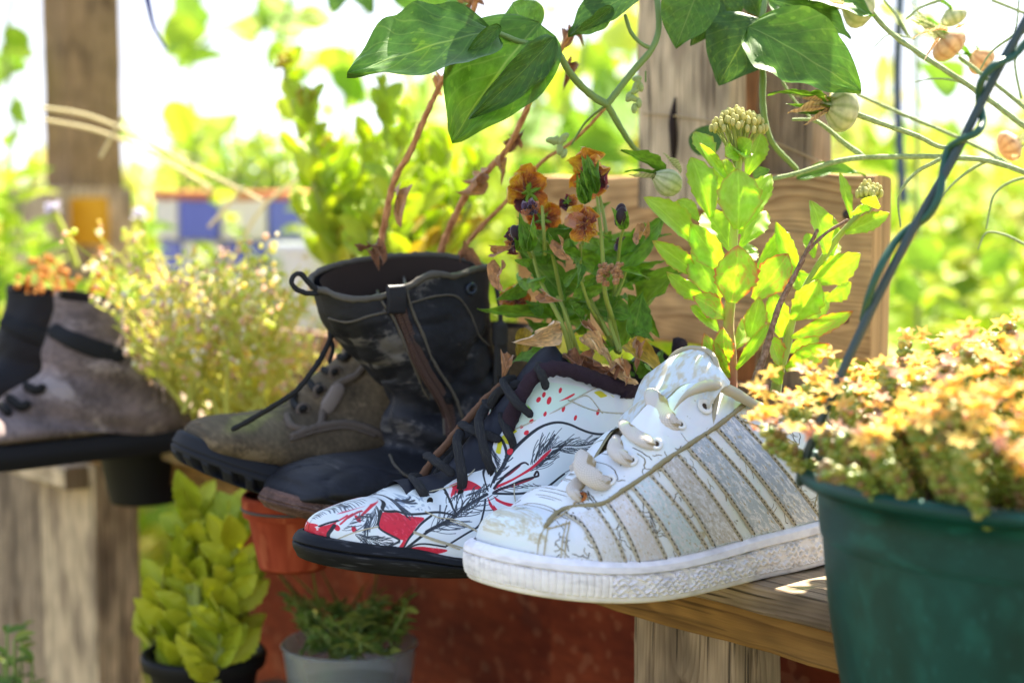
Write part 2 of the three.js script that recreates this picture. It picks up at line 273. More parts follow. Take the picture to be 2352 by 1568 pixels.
// sole wall and bottom from the outline; relief(s, v, x) pushes the wall outward
function soleGeo(L, lat, med, yb, yt, { n = 500, nv = 24, relief = () => 0, bulge = 0.0015, inset = 0.004 } = {}) {
  const o = outline(L, lat, med, n), nrm = o.map((p, i) => { const a = o[(i - 1 + n) % n], b = o[(i + 1) % n]; const dx = b[0] - a[0], dz = b[1] - a[1], l = Math.hypot(dx, dz) || 1; return [-dz / l, dx / l]; });
  const rows = nv + 8; // four extra rows turn under the sole and four over its top
  const wall = grid(n, rows, (u, v, i, j) => {
    const [x, z, s] = o[i], [nx, nz] = nrm[i], b = yb(x), t = yt(x); let y, off;
    if (j < 4) { const a = j / 4; y = b + 0.003 * (1 - Math.cos(a * Math.PI / 2)); off = -0.004 * (1 - Math.sin(a * Math.PI / 2)) - (j === 0 ? 0.02 : 0); if (j === 0) y = b + 0.0005; }
    else if (j > rows - 4) { const a = (j - rows + 4) / 4; y = t - 0.0012 * (1 - Math.cos((1 - a) * Math.PI / 2)) + 0.0012 * Math.sin(a * Math.PI / 2); off = -inset * a * a; }
    else { const vv = (j - 4) / (rows - 8); y = mix(b + 0.003, t - 0.0012, vv); off = bulge * Math.sin(Math.PI * vv) + relief(s, vv, x, z); }
    return [x - Math.sign(nx || 1) * 0 + nx * off, y, z + nz * off];
  }, { closedU: true, uv: (u, v) => [u * o[n][2], v * 0.04] });
  const bottom = grid(40, 8, (u, v) => { const x = mix(0.012, L - 0.012, u), z = mix(-med(x) + 0.012, lat(x) - 0.012, v); return [x, yb(x) + 0.0004, z]; });
  const lid = grid(40, 8, (u, v) => { const x = mix(0.004, L - 0.004, u), z = mix(-med(x) + 0.003, lat(x) - 0.003, v); return [x, yt(x) - 0.0012, z]; });
  return merge([wall, bottom, lid]);
}

{ // ===== white sneaker =====
  const fr = shoeFrame([-0.0166, -0.930], 37), L = 0.302;
  const sh = thing('white_sneaker', 'cracked white leather sneaker with six grey side stripes, planted with sedum', 'sneaker');
  sh.position.copy(fr.O); sh.rotation.y = fr.rotY;
  const lat = plan(L, 0.053, 0.046, 0.0405, 0.34), med = plan(L, 0.052, 0.040, 0.039, 0.30);
  const yb = (x) => 0.0125 * Math.pow(Math.max(0, 1 - x / 0.105), 1.9), yt = (x) => yb(x) * 0.92 + mix(0.0225, 0.0285, ss(0.05, 0.26, x));
  // relief on the rubber: ribs at the toe, rows of little waves along the side
  const relief = (s, v, x, z) => {
    if (v > 0.74) return v > 0.79 ? 0.0012 : -0.0006;
    if (v < 0.06) return 0;
    const toe = x < 0.052; const y = v * 0.026;
    if (toe) { const f = s / 0.0042; const q = f - Math.floor(f); return 0.0011 * ss(0, 0.22, q) * (1 - ss(0.78, 1, q)) - 0.0003; }
    const row = y / 0.0036, ri = Math.floor(row), w = Math.sin(s * 1150 + ri * 2.4 + 1.5 * n3(s * 90, ri, 1)) * 0.28, q = row + w - Math.floor(row + w), on = ss(-0.55, -0.1, n3(s * 110, Math.floor(row + w) * 3.7, 5));
    return 0.0014 * on * ss(0.0, 0.35, q) * (1 - ss(0.72, 1, q)) - 0.0003;
  };
  const soleT = ptex(1024, 64, (u, v) => { const a = fbm(u * 60, v * 4, 3, 4), d = ss(0.1, 0.5, fbm(u * 24, v * 3, 17, 4)), l = Math.exp(-Math.pow((v - 0.71) / 0.03, 2)) * (0.4 + 0.6 * n3(u * 90, 1, 1)); const k = 1 - 0.08 * d - 0.2 * Math.max(0, l); return [(242 + a * 14) * k, (240 + a * 14) * k, (244 + a * 12) * k]; });
  const sole = part('sole', soleGeo(L, lat, med, yb, yt, { n: 1500, nv: 44, relief }), std({ map: rep(soleT, 1 / 0.72, 1 / 0.04), roughness: 0.6 }), sh);
  // upper
  const ul = (x) => lat(clamp((x - 0.006) / (L - 0.012) * L, 0, L)) * 0.955, um = (x) => med(clamp((x - 0.006) / (L - 0.012) * L, 0, L)) * 0.955;
  const zt = interp([[0, 0], [0.062, 0], [0.075, 0.008], [0.09, 0.014], [0.16, 0.022], [0.2, 0.031], [0.24, 0.033], [0.28, 0.022], [0.3, 0.006]]);
  const loc = (X, Y, z) => fr.toLocal(...Z1(X, Y), z);
  const top = interp([[0.0, 0.028], loc(95, 1150, 0), loc(115, 1090, 0), loc(150, 1045, 0), loc(210, 1000, 0), loc(310, 978, 0), loc(440, 968, 0.004), loc(520, 925, 0.010), loc(630, 840, 0.014), loc(740, 740, 0.016), loc(860, 630, 0.018), loc(960, 500, 0.02), loc(1070, 400, 0.024), loc(1190, 385, 0.029), loc(1300, 305, 0.032), loc(1390, 290, 0.033), loc(1490, 325, 0.033), loc(1600, 385, 0.033), [0.262, 0.072], [0.285, 0.078], [0.302, 0.082]].sort((a, b) => a[0] - b[0]));
  const y0 = (x) => yt(x) - 0.002;
  const topM = (x) => top(x) - 0.019 * ss(0.05, 0.075, x) * (1 - ss(0.185, 0.23, x));
  const side = (x, h, s = 1) => { // outer z at height h
    const b = (s > 0 ? ul : um)(x), T = (s > 0 ? top : topM)(x), f = clamp((h - y0(x)) / Math.max(1e-4, T - y0(x))), p = mix(2.2, 1.9, ss(0.08, 0.2, x)), q = mix(1 / 2.2, 0.95, ss(0.06, 0.17, x)); const zz = Math.min(zt(x), b);
    return zz + (b - zz) * Math.pow(Math.max(0, 1 - Math.pow(f, p)), q) + 0.003 * Math.sin(Math.PI * f) * ss(0.08, 0.16, x);
  };
  const UX = 0.32, UY = 0.18;
  const uv = (u, v, p) => [p[0] / UX, p[1] / UY];
  const wall = (s, inset = 0, flip) => grid(130, 34, (u, v) => { const x = 0.006 + (L - 0.012) * (1 - Math.cos(Math.PI * u)) / 2, h = mix(y0(x), (s > 0 ? top : topM)(x), Math.sin(v * Math.PI / 2)), z = Math.max(0, side(x, h, s) - inset); return [x, h + 0.0004 * fbm(x * 60, h * 60, s, 2), s * (z + 0.0006 * fbm(x * 45, h * 45, s * 3, 3))]; }, { uv, flip });
  // leather: cracked white skin, dirt in the cracks, beige scuff on the toe
  const cv = (x, y) => [x / UX * 2048, (1 - y / UY) * 1152];
  const path = (g, pts, w, c) => { g.strokeStyle = c; g.lineWidth = w; g.lineJoin = g.lineCap = 'round'; g.beginPath(); pts.forEach((p, i) => g[i ? 'lineTo' : 'moveTo'](...p)); g.stroke(); };
  const on = (X, Y) => { let z = 0.04, p; for (let k = 0; k < 9; k++) { p = loc(X, Y, z); z = mix(z, clamp(side(clamp(p[0], 0.008, L - 0.01), p[1]), 0.003, 0.06), 0.7); } return p; };
  rnd = mulberry(21);
  const crackBumps = [];
  const leather = canvas(2048, 1152, (g, w, h) => {
    g.fillStyle = '#e6ecf0'; g.fillRect(0, 0, w, h);
    for (let i = 0; i < 500; i++) { g.fillStyle = `rgba(${R(170, 245) | 0},${R(185, 245) | 0},${R(190, 245) | 0},0.05)`; g.beginPath(); g.ellipse(R(0, w), R(0, h), R(20, 120), R(10, 60), R(0, 3), 0, 7); g.fill(); }
    // beige scuffs with ragged edges
    const blotch = (x, y, r, c, n) => { for (let i = 0; i < n; i++) { g.fillStyle = c; g.beginPath(); const a = R(0, 6.3), d = r * Math.sqrt(rnd()); g.ellipse(x + Math.cos(a) * d, y + Math.sin(a) * d * 0.7, R(1, 7), R(1, 4), R(0, 3), 0, 7); g.fill(); } };
    for (const [X, Y, r] of [[170, 1040, 55], [130, 1080, 40], [300, 1010, 40], [350, 1270, 30], [730, 1150, 30], [400, 1150, 20], [1720, 640, 30], [1320, 1130, 14], [1550, 480, 20]]) blotch(...cv(...on(X, Y)), r * 1.3, 'rgba(196,184,152,0.4)', r * 5);
    // cracks: short random walks that branch
    const crack = (x, y, n, a, wd) => { if (x < 150) return; const pts = [[x, y]]; for (let i = 0; i < n; i++) { a += R(-0.8, 0.8); const st = R(4, 13); x += Math.cos(a) * st; y += Math.sin(a) * st; if (x < 150) break; pts.push([x, y]); if (rnd() < 0.12 && n > 5) crack(x, y, n >> 1, a + R(-1.5, 1.5), wd * 0.8); } path(g, pts, wd, rnd() < 0.6 ? 'rgba(58,48,30,0.9)' : 'rgba(110,92,52,0.9)'); };
    for (let i = 0; i < 210; i++) { const p = cv(...on(R(190, 2000), R(560, 1270))); crack(p[0], p[1], R(2, 7) | 0, R(0.6, 2.4), R(1.4, 3.2)); }
    for (const [X, Y, n, k] of [[985, 990, 14, 3], [1010, 1040, 10, 3], [1240, 690, 9, 3], [860, 1170, 8, 3], [1720, 500, 6, 5], [1800, 560, 6, 5], [1860, 650, 6, 4], [1660, 570, 8, 3], [900, 1220, 8, 2], [580, 1280, 10, 3], [330, 1240, 12, 4], [220, 1130, 6, 3], [700, 900, 9, 3], [1900, 900, 10, 4], [1960, 1000, 8, 3]]) for (let q = 0; q < k; q++) { const p = cv(...on(X + R(-25, 25), Y + R(-25, 25))); crack(p[0], p[1], n, R(0.6, 1.6), R(1.2, 2.4)); }
    // specks of dirt
    for (let i = 0; i < 900; i++) { g.fillStyle = `rgba(90,76,44,${R(0.3, 0.9)})`; const p = [R(140, w), R(0, h)]; g.fillRect(p[0], p[1], R(1, 3.4), R(1, 3)); }
    // grime caught along the welt
    for (let i = 0; i < 1500; i++) { const x = R(0.022, 0.29), p = cv(x, y0(x) + 0.002 + Math.abs(R(-1, 1) * R(0, 1)) * 0.006); g.fillStyle = `rgba(120,104,60,${R(0.1, 0.6)})`; g.fillRect(p[0], p[1], R(1, 6), R(1, 3)); }
  });
  const leatherT = ctex(leather);
  const skin = phys({ map: leatherT, roughness: 0.5, bumpMap: leatherT, bumpScale: 0.0006, specularIntensity: 0.6 });
  const upper = part('upper', merge([wall(1), wall(-1, 0, true)]), skin, sh);
  const lining = std({ color: lin(0.3, 0.27, 0.16), roughness: 0.95 });
  part('lining', merge([grid(80, 16, (u, v) => { const x = mix(0.085, L - 0.012, u), h = mix(y0(x), top(x) - 0.0005, v); return [x, h, Math.max(0, side(x, h, 1) - 0.0035)]; }), grid(80, 16, (u, v) => { const x = mix(0.085, L - 0.012, u), h = mix(y0(x), topM(x) + 0.001, v); return [x, h, -Math.max(0, side(x, Math.min(h, topM(x)), -1) - 0.0035)]; })]), lining, sh);
  // point on the outer skin, pushed out by d
  const skinPt = (p, d = 0) => { const e = 0.001, [x, h] = p, z = side(x, h), dx = (side(x + e, h) - z) / e, dh = (side(x, h + e) - z) / e, n = V(-dx, -dh, 1).normalize(); return V(x, h, z).addScaledVector(n, d); };
  const curveOn = (pts, d = 0) => spline(pts.map((p) => skinPt(on(...p), d)));
  // stripes
  const silver = [[214, 214, 212], [218, 212, 208], [200, 216, 222], [196, 194, 192], [176, 188, 200], [172, 182, 198]].map((c, i) => { const t = ptex(128, 256, (u, v) => { const a = fbm(u * 5, v * 9, i * 7, 5), b = fbm(u * 26, v * 50, i + 3, 3), k = ss(-0.1, 0.35, a + b * 0.5), st = ss(0.34, 0.5, fbm(u * 7, v * 12, i + 40, 4)); return [mix(mix(c[0], 222, k), 176, st * 0.8) + b * 16, mix(mix(c[1], 224, k), 160, st * 0.8) + b * 16, mix(mix(c[2], 230, k), 126, st * 0.8) + b * 16]; }); return std({ map: t, bumpMap: t, bumpScale: 0.0005, roughness: 0.48, metalness: 0.15 }); });
  const edge = std({ color: lin(0.5, 0.45, 0.35), roughness: 0.9 }), thread = std({ color: lin(0.05, 0.045, 0.03), roughness: 0.9 }), twine = std({ color: lin(0.5, 0.43, 0.28), roughness: 0.9 });
  const stripes = [[[630, 1020], [720, 980], [885, 1283], [775, 1293]], [[800, 942], [882, 892], [1106, 1254], [980, 1274]], [[935, 847], [1020, 793], [1336, 1199], [1205, 1228]], [[1100, 742], [1182, 690], [1530, 1153], [1398, 1178]], [[1250, 632], [1335, 574], [1762, 1088], [1622, 1113]], [[1410, 522], [1490, 455], [1982, 1040], [1852, 1062]]];
  const stitchG = new THREE.CapsuleGeometry(0.00034, 0.001, 3, 6); stitchG.rotateZ(Math.PI / 2);
  const stitches = (c, step, out = 0) => { const n = Math.floor(c.getLength() / step), l = []; for (let i = 0; i <= n; i++) { const p = c.getPointAt(i / n), t = c.getTangentAt(i / n); const g = stitchG.clone(); g.applyMatrix4(new THREE.Matrix4().makeRotationFromQuaternion(new THREE.Quaternion().setFromUnitVectors(V(1, 0, 0), t))); g.translate(p.x, p.y, p.z); l.push(g); } return l; };
  stripes.forEach((q, k) => {
    const bl = (u, v) => { const bow = 14 * Math.sin(Math.PI * v) - 6, a = [mix(q[0][0], q[3][0], v) + bow, mix(q[0][1], q[3][1], v) - bow * 0.4], b = [mix(q[1][0], q[2][0], v) + bow, mix(q[1][1], q[2][1], v) - bow * 0.4]; return [mix(a[0], b[0], u), mix(a[1], b[1], u)]; };
    const memo = (u, v, d) => skinPt(on(...bl(u, v)), d);
    const st = part('stripe', grid(8, 24, (u, v) => memo(u, v, 0.0007 + 0.0003 * Math.pow(Math.sin(Math.PI * clamp(u, 0.02, 0.98)), 0.4)), { flip: true }), silver[k], sh);
    for (const u of [-0.1, 1.1]) {
      const c = spline([0, 0.2, 0.4, 0.6, 0.8, 1].map((v) => memo(u, v, 0.0006)));
      part('binding', tube(c, 0.0013, { seg: 24, rad: 6, flat: 0.35, up: V(0, 0, 1), noise: 0.3 }), edge, st);
      part('stitching', merge(stitches(spline([0, 0.2, 0.4, 0.6, 0.8, 1].map((v) => memo(u * 0.97 + 0.015, v, 0.0012))), 0.0034)), thread, st);
    }
  });
  // raised seam under the eyelets, toe-cap seams
  const pipe = [[440, 1085], [620, 1010], [760, 955], [880, 880], [1000, 800], [1100, 722], [1250, 620], [1400, 520], [1555, 398]];
  part('piping', tube(curveOn(pipe, 0.0008), (t) => 0.0014 + 0.0002 * Math.sin(t * 40), { seg: 90, rad: 7, noise: 0.25, nf: 400 }), std({ color: lin(0.3, 0.26, 0.15), roughness: 0.95 }), sh);
  const seams = [[[470, 1050], [410, 1140], [392, 1280]], [[455, 1095], [440, 1180], [428, 1287]], [[462, 1095], [520, 1078], [575, 1062]], [[558, 1060], [535, 1170], [525, 1287]], [[577, 1062], [556, 1170], [546, 1287]], [[450, 1060], [480, 980], [530, 925], [570, 905]], [[1545, 490], [1700, 545], [1850, 620]], [[1975, 860], [1950, 960], [1945, 1030]]];
  for (const q of seams) { const c = curveOn(q, 0.0003); part('seam', merge([tube(c, 0.0004, { seg: 20, rad: 5, noise: 0.3 }), ...stitches(curveOn(q, 0.0009), 0.0036).map((g) => g.scale(1, 1, 1))]), twine, sh); }
  // collar roll and tongue
  const collar = [[1165, 425], [1195, 380], [1240, 335], [1310, 300], [1390, 288], [1480, 318], [1590, 378], [1720, 450]];
  const rim = collar.map(([X, Y]) => { const p = loc(X, Y, 0.031); return V(p[0], p[1] - 0.0005, 0.0305); }); rim.push(V(0.275, 0.074, 0.024), V(0.297, 0.08, 0), V(0.275, 0.08, -0.024), V(0.24, 0.084, -0.031), V(0.205, 0.096, -0.031), V(0.175, 0.1, -0.027));
  part('collar', tube(rim, (t) => 0.0032 * ss(-0.02, 0.08, t), { seg: 110, rad: 9, noise: 0.18, nf: 120 }), std({ color: lin(0.5, 0.46, 0.36), roughness: 0.95 }), sh);
  const tongueT = ptex(256, 256, (u, v) => { const k = ss(-0.25, 0.5, fbm(u * 9, v * 11, 4, 5)); return [mix(210, 200, k), mix(220, 192, k), mix(226, 168, k)]; });
  const tA = [loc(1330, 640, 0.0), loc(1075, 390, 0.004), loc(1165, 290, 0.004), loc(1255, 140, 0.004), loc(1312, 86, 0.004)], tc = spline([[tA[0][0] - 0.065, tA[0][1] - 0.03, 0], ...tA.slice(1).map((p) => [p[0], p[1], 0])]);
  part('tongue', grid(20, 34, (u, v) => { const p = tc.getPointAt(v), s = u * 2 - 1, w = mix(0.019, 0.035, ss(0.1, 0.95, v)) * (v > 0.93 ? Math.sqrt(1 - Math.pow((v - 0.93) / 0.1, 2)) : 1), t = tc.getTangentAt(v), n = V(-t.y, t.x, 0); const back = -0.011 * s * s * 1.6; return [p.x - n.x * back * -1 * -1 + (n.x * back), p.y + n.y * back + 0.0007 * fbm(p.x * 90, s * 4, p.y * 90, 2), s * w]; }), std({ map: tongueT, bumpMap: tongueT, bumpScale: 0.0006, roughness: 0.8 }), sh);
  part('tongue_edge', tube([0.0, 0.12, 0.25, 0.4, 0.5, 0.6, 0.75, 0.88, 1].map((q) => { const s = q * 2 - 1, p = tc.getPointAt(1 - 0.5 * Math.pow(Math.abs(s), 3)); const w = 0.034; return V(p.x + 0.019 * s * s, p.y - 0.003 * s * s, s * w); }), 0.0016, { seg: 40, rad: 6 }), std({ color: lin(0.42, 0.38, 0.28), roughness: 0.9 }), sh);
  // eyelets and laces
  const ring = (px, r, tubeR, m, rust) => { const q0 = hitOn(upper, ...Z1(...px), 0), q = hitOn(upper, ...Z1(...px), 0.0009), n = q.clone().sub(q0).normalize(); const g = new THREE.TorusGeometry(r, tubeR, 8, 28); g.scale(1, 1, 0.55); const h = new THREE.CircleGeometry(r, 20); const qn = new THREE.Quaternion().setFromUnitVectors(V(0, 0, 1), n); for (const x of [g, h]) { x.applyQuaternion(qn); x.translate(q.x, q.y, q.z); } const o = part('eyelet', g, m, sh); part('hole', h, std({ color: lin(0.07, 0.05, 0.035), roughness: 1 }), o); return { q, n }; };
  const white = std({ color: lin(0.8, 0.8, 0.78), roughness: 0.35 }), rustT = ptex(64, 64, (u, v) => { const k = ss(-0.1, 0.25, fbm(u * 6, v * 6, 3, 4)); return [mix(150, 205, k), mix(70, 140, k), mix(24, 80, k)]; }), rust = std({ map: rustT, roughness: 0.8 });
  ring([1330, 412], 0.0036, 0.0017, white);
  const holes = [[1195, 512, white], [1062, 622, white], [925, 715, white], [803, 825, white], [640, 922, rust]].map(([X, Y, m]) => ring([X, Y], 0.0027, 0.0011, m));
  const laceT = ptex(128, 512, (u, v) => { const w = Math.abs(Math.sin(u * 60 + v * 160)) * 0.5 + Math.abs(Math.sin(u * 60 - v * 160)) * 0.5, k = ss(0.05, 0.4, fbm(u * 4, v * 3, 8, 4)); return [mix(222, 176, k) - 45 + w * 45, mix(214, 158, k) - 45 + w * 45, mix(204, 124, k) - 45 + w * 45]; });
  const lace = std({ map: laceT, bumpMap: laceT, bumpScale: 0.0005, roughness: 0.95 });
  const loops = [[[1195, 512], [1140, 500], [1080, 440], [1055, 365], 0.0076, 1.1], [[1062, 622], [1010, 612], [940, 570], [895, 525], 0.0058, 1], [[925, 715], [880, 700], [830, 660], [850, 610], 0.0058, 1], [[803, 825], [740, 830], [660, 770], [660, 705], 0.0068, 1.1], [[640, 922], [610, 905], [585, 875], [640, 825], 0.0042, 1]];
  loops.forEach((q, k) => {
    const h = holes[k], pz = [0.005, 0.0065, 0.0045, -0.001].map((d) => d);
    const c = spline([h.q.clone().addScaledVector(h.n, -0.002), ...[1, 2, 3].map((i) => { const p = loc(...q[i], mix(h.q.z + 0.006, 0.012, i / 3)); return V(p[0], p[1], mix(h.q.z + 0.0065, 0.013, i / 3)); }), (() => { const p = loc(...q[3], 0.0); return V(p[0] + 0.006, p[1] - 0.002, -0.006); })(), (() => { const p = loc(...q[3], 0.0); return V(p[0] + 0.016, p[1] - 0.012, -0.026); })()]);
    part('lace', tube(c, (t) => q[4] * 0.86 * (t < 0.12 ? mix(0.62, 1, t / 0.12) : 1 + 0.1 * Math.sin(t * 7 - 1)), { seg: 44, rad: 18, flat: 0.5, up: V(-0.3, 0.5, 0.8), noise: 0.06, nf: 70 }), lace, sh);
  });
  // laces crossing to the other side of the throat
  for (const [x, y] of [[0.105, 0.084], [0.125, 0.097], [0.145, 0.111]]) part('lace', tube([[x - 0.006, y - 0.012, 0.016], [x, y - 0.003, 0.004], [x + 0.004, y - 0.004, -0.01], [x + 0.006, y - 0.012, -0.024]], 0.0052, { seg: 20, rad: 10, flat: 0.42, up: V(-0.6, 0.8, 0), noise: 0.12 }), lace, sh);
  // soil inside
  const soil = grid(30, 12, (u, v) => { const x = mix(0.12, L - 0.014, u), z = mix(-um(x) + 0.006, ul(x) - 0.006, v) * 0.86; return [x, 0.058 + 0.004 * fbm(x * 60, z * 60, 2, 3) - 0.06 * Math.max(0, 0.16 - x), z]; });
  part('soil', soil, std({ color: lin(0.06, 0.045, 0.03), roughness: 1 }), sh);
  globalThis.SNEAKER = fr;
}
{ // ===== hand-painted shoe =====
  const fr = shoeFrame([-0.1222, -0.985], 34), L = 0.302;
  const sh = thing('painted_shoe', 'white leather shoe hand painted with red and black flowers, planted with pansies', 'shoe');
  sh.position.copy(fr.O); sh.rotation.y = fr.rotY;
  const lat = plan(L, 0.05, 0.044, 0.038, 0.36, 2.1), med = plan(L, 0.047, 0.037, 0.037, 0.32, 2.1);
  const yb = (x) => 0.014 * Math.pow(Math.max(0, 1 - x / 0.12), 1.8), yt = (x) => yb(x) * 0.92 + 0.0112 + 0.0055 * (1 - ss(0.045, 0.085, x)) + 0.003 * ss(0.12, 0.3, x);
  const rubber = ptex(512, 64, (u, v) => { const a = fbm(u * 40, v * 5, 3, 4), s = ss(0.28, 0.5, fbm(u * 22, v * 6, 11, 4)); return [mix(20, 100, s * 0.5) + a * 9, mix(22, 100, s * 0.5) + a * 9, mix(28, 104, s * 0.5) + a * 9]; });
  part('sole', soleGeo(L, lat, med, yb, yt, { n: 500, nv: 24, relief: (s, v, x) => (v > 0.66 && v < 0.72 ? -0.0012 : 0) + (v > 0.72 ? 0.0006 : 0) + (v > 0.3 && v < 0.34 && x > 0.11 ? -0.0006 : 0), bulge: 0.0022 }), std({ map: rep(rubber, 1 / 0.7, 1 / 0.04), roughness: 0.6 }), sh);
  const ul = (x) => lat(clamp((x - 0.005) / (L - 0.01) * L, 0, L)) * 0.95, um = (x) => med(clamp((x - 0.005) / (L - 0.01) * L, 0, L)) * 0.95;
  const loc = (X, Y, z) => fr.toLocal(...ZC(X, Y), z), locB = (X, Y, z) => fr.toLocal(...ZB(X, Y), z), loc1 = (X, Y, z) => fr.toLocal(...Z1(X, Y), z);
  const zt = interp([[0, 0], [0.065, 0], [0.085, 0.006], [0.11, 0.011], [0.15, 0.018], [0.19, 0.028], [0.24, 0.031], [0.285, 0.018], [0.302, 0.004]]);
  const tops = [[0, 0.022], locB(235, 430, 0), locB(300, 315, 0), locB(400, 222, 0), locB(600, 140, 0), locB(900, 50, 0), loc(560, 1062, 0), loc(720, 1000, 0.004), loc(830, 1025, 0.009), loc(1030, 938, 0.012), loc(1140, 872, 0.014), loc(1195, 785, 0.016), loc(1265, 700, 0.018), loc(1330, 600, 0.021), loc(1400, 470, 0.024), loc(1460, 385, 0.026), loc(1520, 368, 0.028), loc(1600, 372, 0.03), loc(1750, 428, 0.031), loc(1900, 468, 0.031), loc1(860, 335, 0.031), loc1(1000, 335, 0.031), loc1(1110, 290, 0.029), loc1(1170, 180, 0.02), loc1(1195, 80, 0.01), [0.302, 0.1]].sort((a, b) => a[0] - b[0]).filter((p, i, a) => !i || p[0] - a[i - 1][0] > 0.0012);
  const top = interp(tops), y0 = (x) => yt(x) - 0.002, topM = (x) => top(x) - 0.012 * ss(0.07, 0.09, x) * (1 - ss(0.2, 0.24, x));
  const side = (x, h, s = 1) => { const b = (s > 0 ? ul : um)(x), T = (s > 0 ? top : topM)(x), f = clamp((h - y0(x)) / Math.max(1e-4, T - y0(x))), p = mix(2.0, 1.8, ss(0.08, 0.2, x)), q = mix(1 / 2.0, 0.95, ss(0.07, 0.17, x)), zz = Math.min(zt(x), b); return zz + (b - zz) * Math.pow(Math.max(0, 1 - Math.pow(f, p)), q) + 0.003 * Math.sin(Math.PI * f) * ss(0.08, 0.16, x); };
  const on = (p, fn) => { let z = 0.035, q; for (let k = 0; k < 9; k++) { q = fn(...p, z); z = mix(z, clamp(side(clamp(q[0], 0.006, L - 0.01), q[1]), 0.003, 0.06), 0.7); } return q; };
  const UX = 0.32, UY = 0.16, CW = 2048, CH = 1024;
  const uv = (u, v, p) => [p[0] / UX, p[1] / UY];
  const wall = (s, flip) => grid(120, 30, (u, v) => { const x = 0.005 + (L - 0.01) * (1 - Math.cos(Math.PI * u)) / 2, h = mix(y0(x), (s > 0 ? top : topM)(x), Math.sin(v * Math.PI / 2)), z = Math.max(0, side(x, h, s)); return [x, h, s * (z + 0.0007 * fbm(x * 40, h * 40, s * 3 + 9, 3))]; }, { uv, flip });
  // the painting, drawn in side-view metres
  rnd = mulberry(5);
  const c = canvas(CW, CH, (g) => {
    const px = (q) => [q[0] / UX * CW, (1 - q[1] / UY) * CH];
    const B = (X, Y) => px(on([X, Y], locB)), C = (X, Y) => px(on([X, Y], loc)), Fz = (X, Y) => px(on([X, Y], (a, b, z) => fr.toLocal(...ZF(a, b), z)));
    const smooth = (P) => { g.beginPath(); g.moveTo(...P[0]); for (let i = 1; i < P.length - 1; i++) { const m = [(P[i][0] + P[i + 1][0]) / 2, (P[i][1] + P[i + 1][1]) / 2]; g.quadraticCurveTo(...P[i], ...m); } g.lineTo(...P[P.length - 1]); };
    const line = (P, w, col = '#23262c') => { g.strokeStyle = col; g.lineWidth = w * 0.8; g.lineCap = g.lineJoin = 'round'; smooth(P); g.stroke(); };
    const fill = (P, col) => { g.fillStyle = col; smooth(P); g.closePath(); g.fill(); };
    const RED = '#cf2238';
    g.fillStyle = '#dde3e4'; g.fillRect(0, 0, CW, CH);
    for (let i = 0; i < 260; i++) { g.fillStyle = `rgba(${R(185, 235) | 0},${R(195, 235) | 0},${R(200, 240) | 0},0.08)`; g.beginPath(); g.ellipse(R(0, CW), R(0, CH), R(20, 90), R(10, 50), R(0, 3), 0, 7); g.fill(); }
    // pale green wash near the ankle, yellow edge on the eyestay
    fill([[370, 480], [450, 380], [560, 365], [1780, 430], [1640, 540], [1500, 590], [1380, 660], [1330, 690]].map((p) => C(...p)), 'rgba(205,232,214,0.75)');
    fill([[330, 170], [420, 240], [390, 270], [360, 200]].map((p) => Fz(...p)), '#9be04a');
    fill([[80, 560], [190, 480], [250, 560], [210, 640], [120, 600]].map((p) => Fz(...p)), '#cfc81e');
    line([[0, 690], [60, 590], [130, 520], [230, 470]].map((p) => Fz(...p)), 12, '#d6cf22'); line([[0, 760], [15, 840], [20, 900]].map((p) => Fz(...p)), 12, '#c9d42a');
    fill([[1075, 60], [1140, 30], [1200, 80], [1230, 100], [1150, 118]].map((p) => Fz(...p)), '#d3c92c'); fill([[1245, 78], [1310, 115], [1280, 110]].map((p) => Fz(...p)), '#cfc93a');
    // red petals on the toe and vamp
    const reds = [
      [[230, 450], [240, 380], [290, 330], [380, 310], [395, 345], [470, 330], [600, 285], [520, 360], [480, 430], [500, 520], [500, 570], [420, 555], [350, 525], [260, 490]],
      [[1040, 205], [1110, 185], [1210, 185], [1290, 235], [1400, 240], [1520, 250], [1430, 320], [1370, 410], [1320, 480], [1270, 490], [1160, 440], [1050, 380], [1015, 345], [1020, 260]],
      [[1280, 480], [1340, 450], [1300, 520], [1260, 620], [1330, 570], [1440, 545], [1620, 570], [1735, 580], [1740, 605], [1560, 640], [1300, 700], [1180, 700], [1090, 690], [1110, 630], [1230, 560]],
    ];
    for (const r of reds) fill(r.map((p) => B(...p)), RED);
    g.globalAlpha = 0.35; for (let i = 0; i < 400; i++) { const p = B(R(230, 1740), R(180, 700)); g.fillStyle = rnd() < 0.5 ? '#e8667a' : '#b01a30'; if (g.getImageData(clamp(p[0] | 0, 0, CW - 2), clamp(p[1] | 0, 0, CH - 2), 1, 1).data[1] < 90) { g.beginPath(); g.ellipse(...p, R(2, 9), R(1.5, 4), R(0, 3), 0, 7); g.fill(); } } g.globalAlpha = 1;
    line([[395, 345], [330, 390], [320, 415], [345, 400], [380, 370]].map((p) => B(...p)), 7, '#e6dfe2');
    fill([[1010, 55], [1000, 80], [900, 190], [800, 280], [830, 215], [930, 110]].map((p) => B(...p)), RED); fill([[640, 180], [800, 140], [880, 110], [760, 165], [660, 205], [580, 215]].map((p) => B(...p)), '#d3566a');
    line([[620, 320], [690, 250], [760, 210]].map((p) => B(...p)), 5, RED); line([[700, 255], [780, 200], [850, 180]].map((p) => B(...p)), 5, '#b22a3e'); line([[560, 300], [640, 265], [700, 225]].map((p) => B(...p)), 4, RED);
    for (const p of [[588, 355], [765, 375], [345, 375], [805, 262]]) { g.fillStyle = RED; g.beginPath(); g.ellipse(...B(...p), 8, 11, 0.4, 0, 7); g.fill(); }
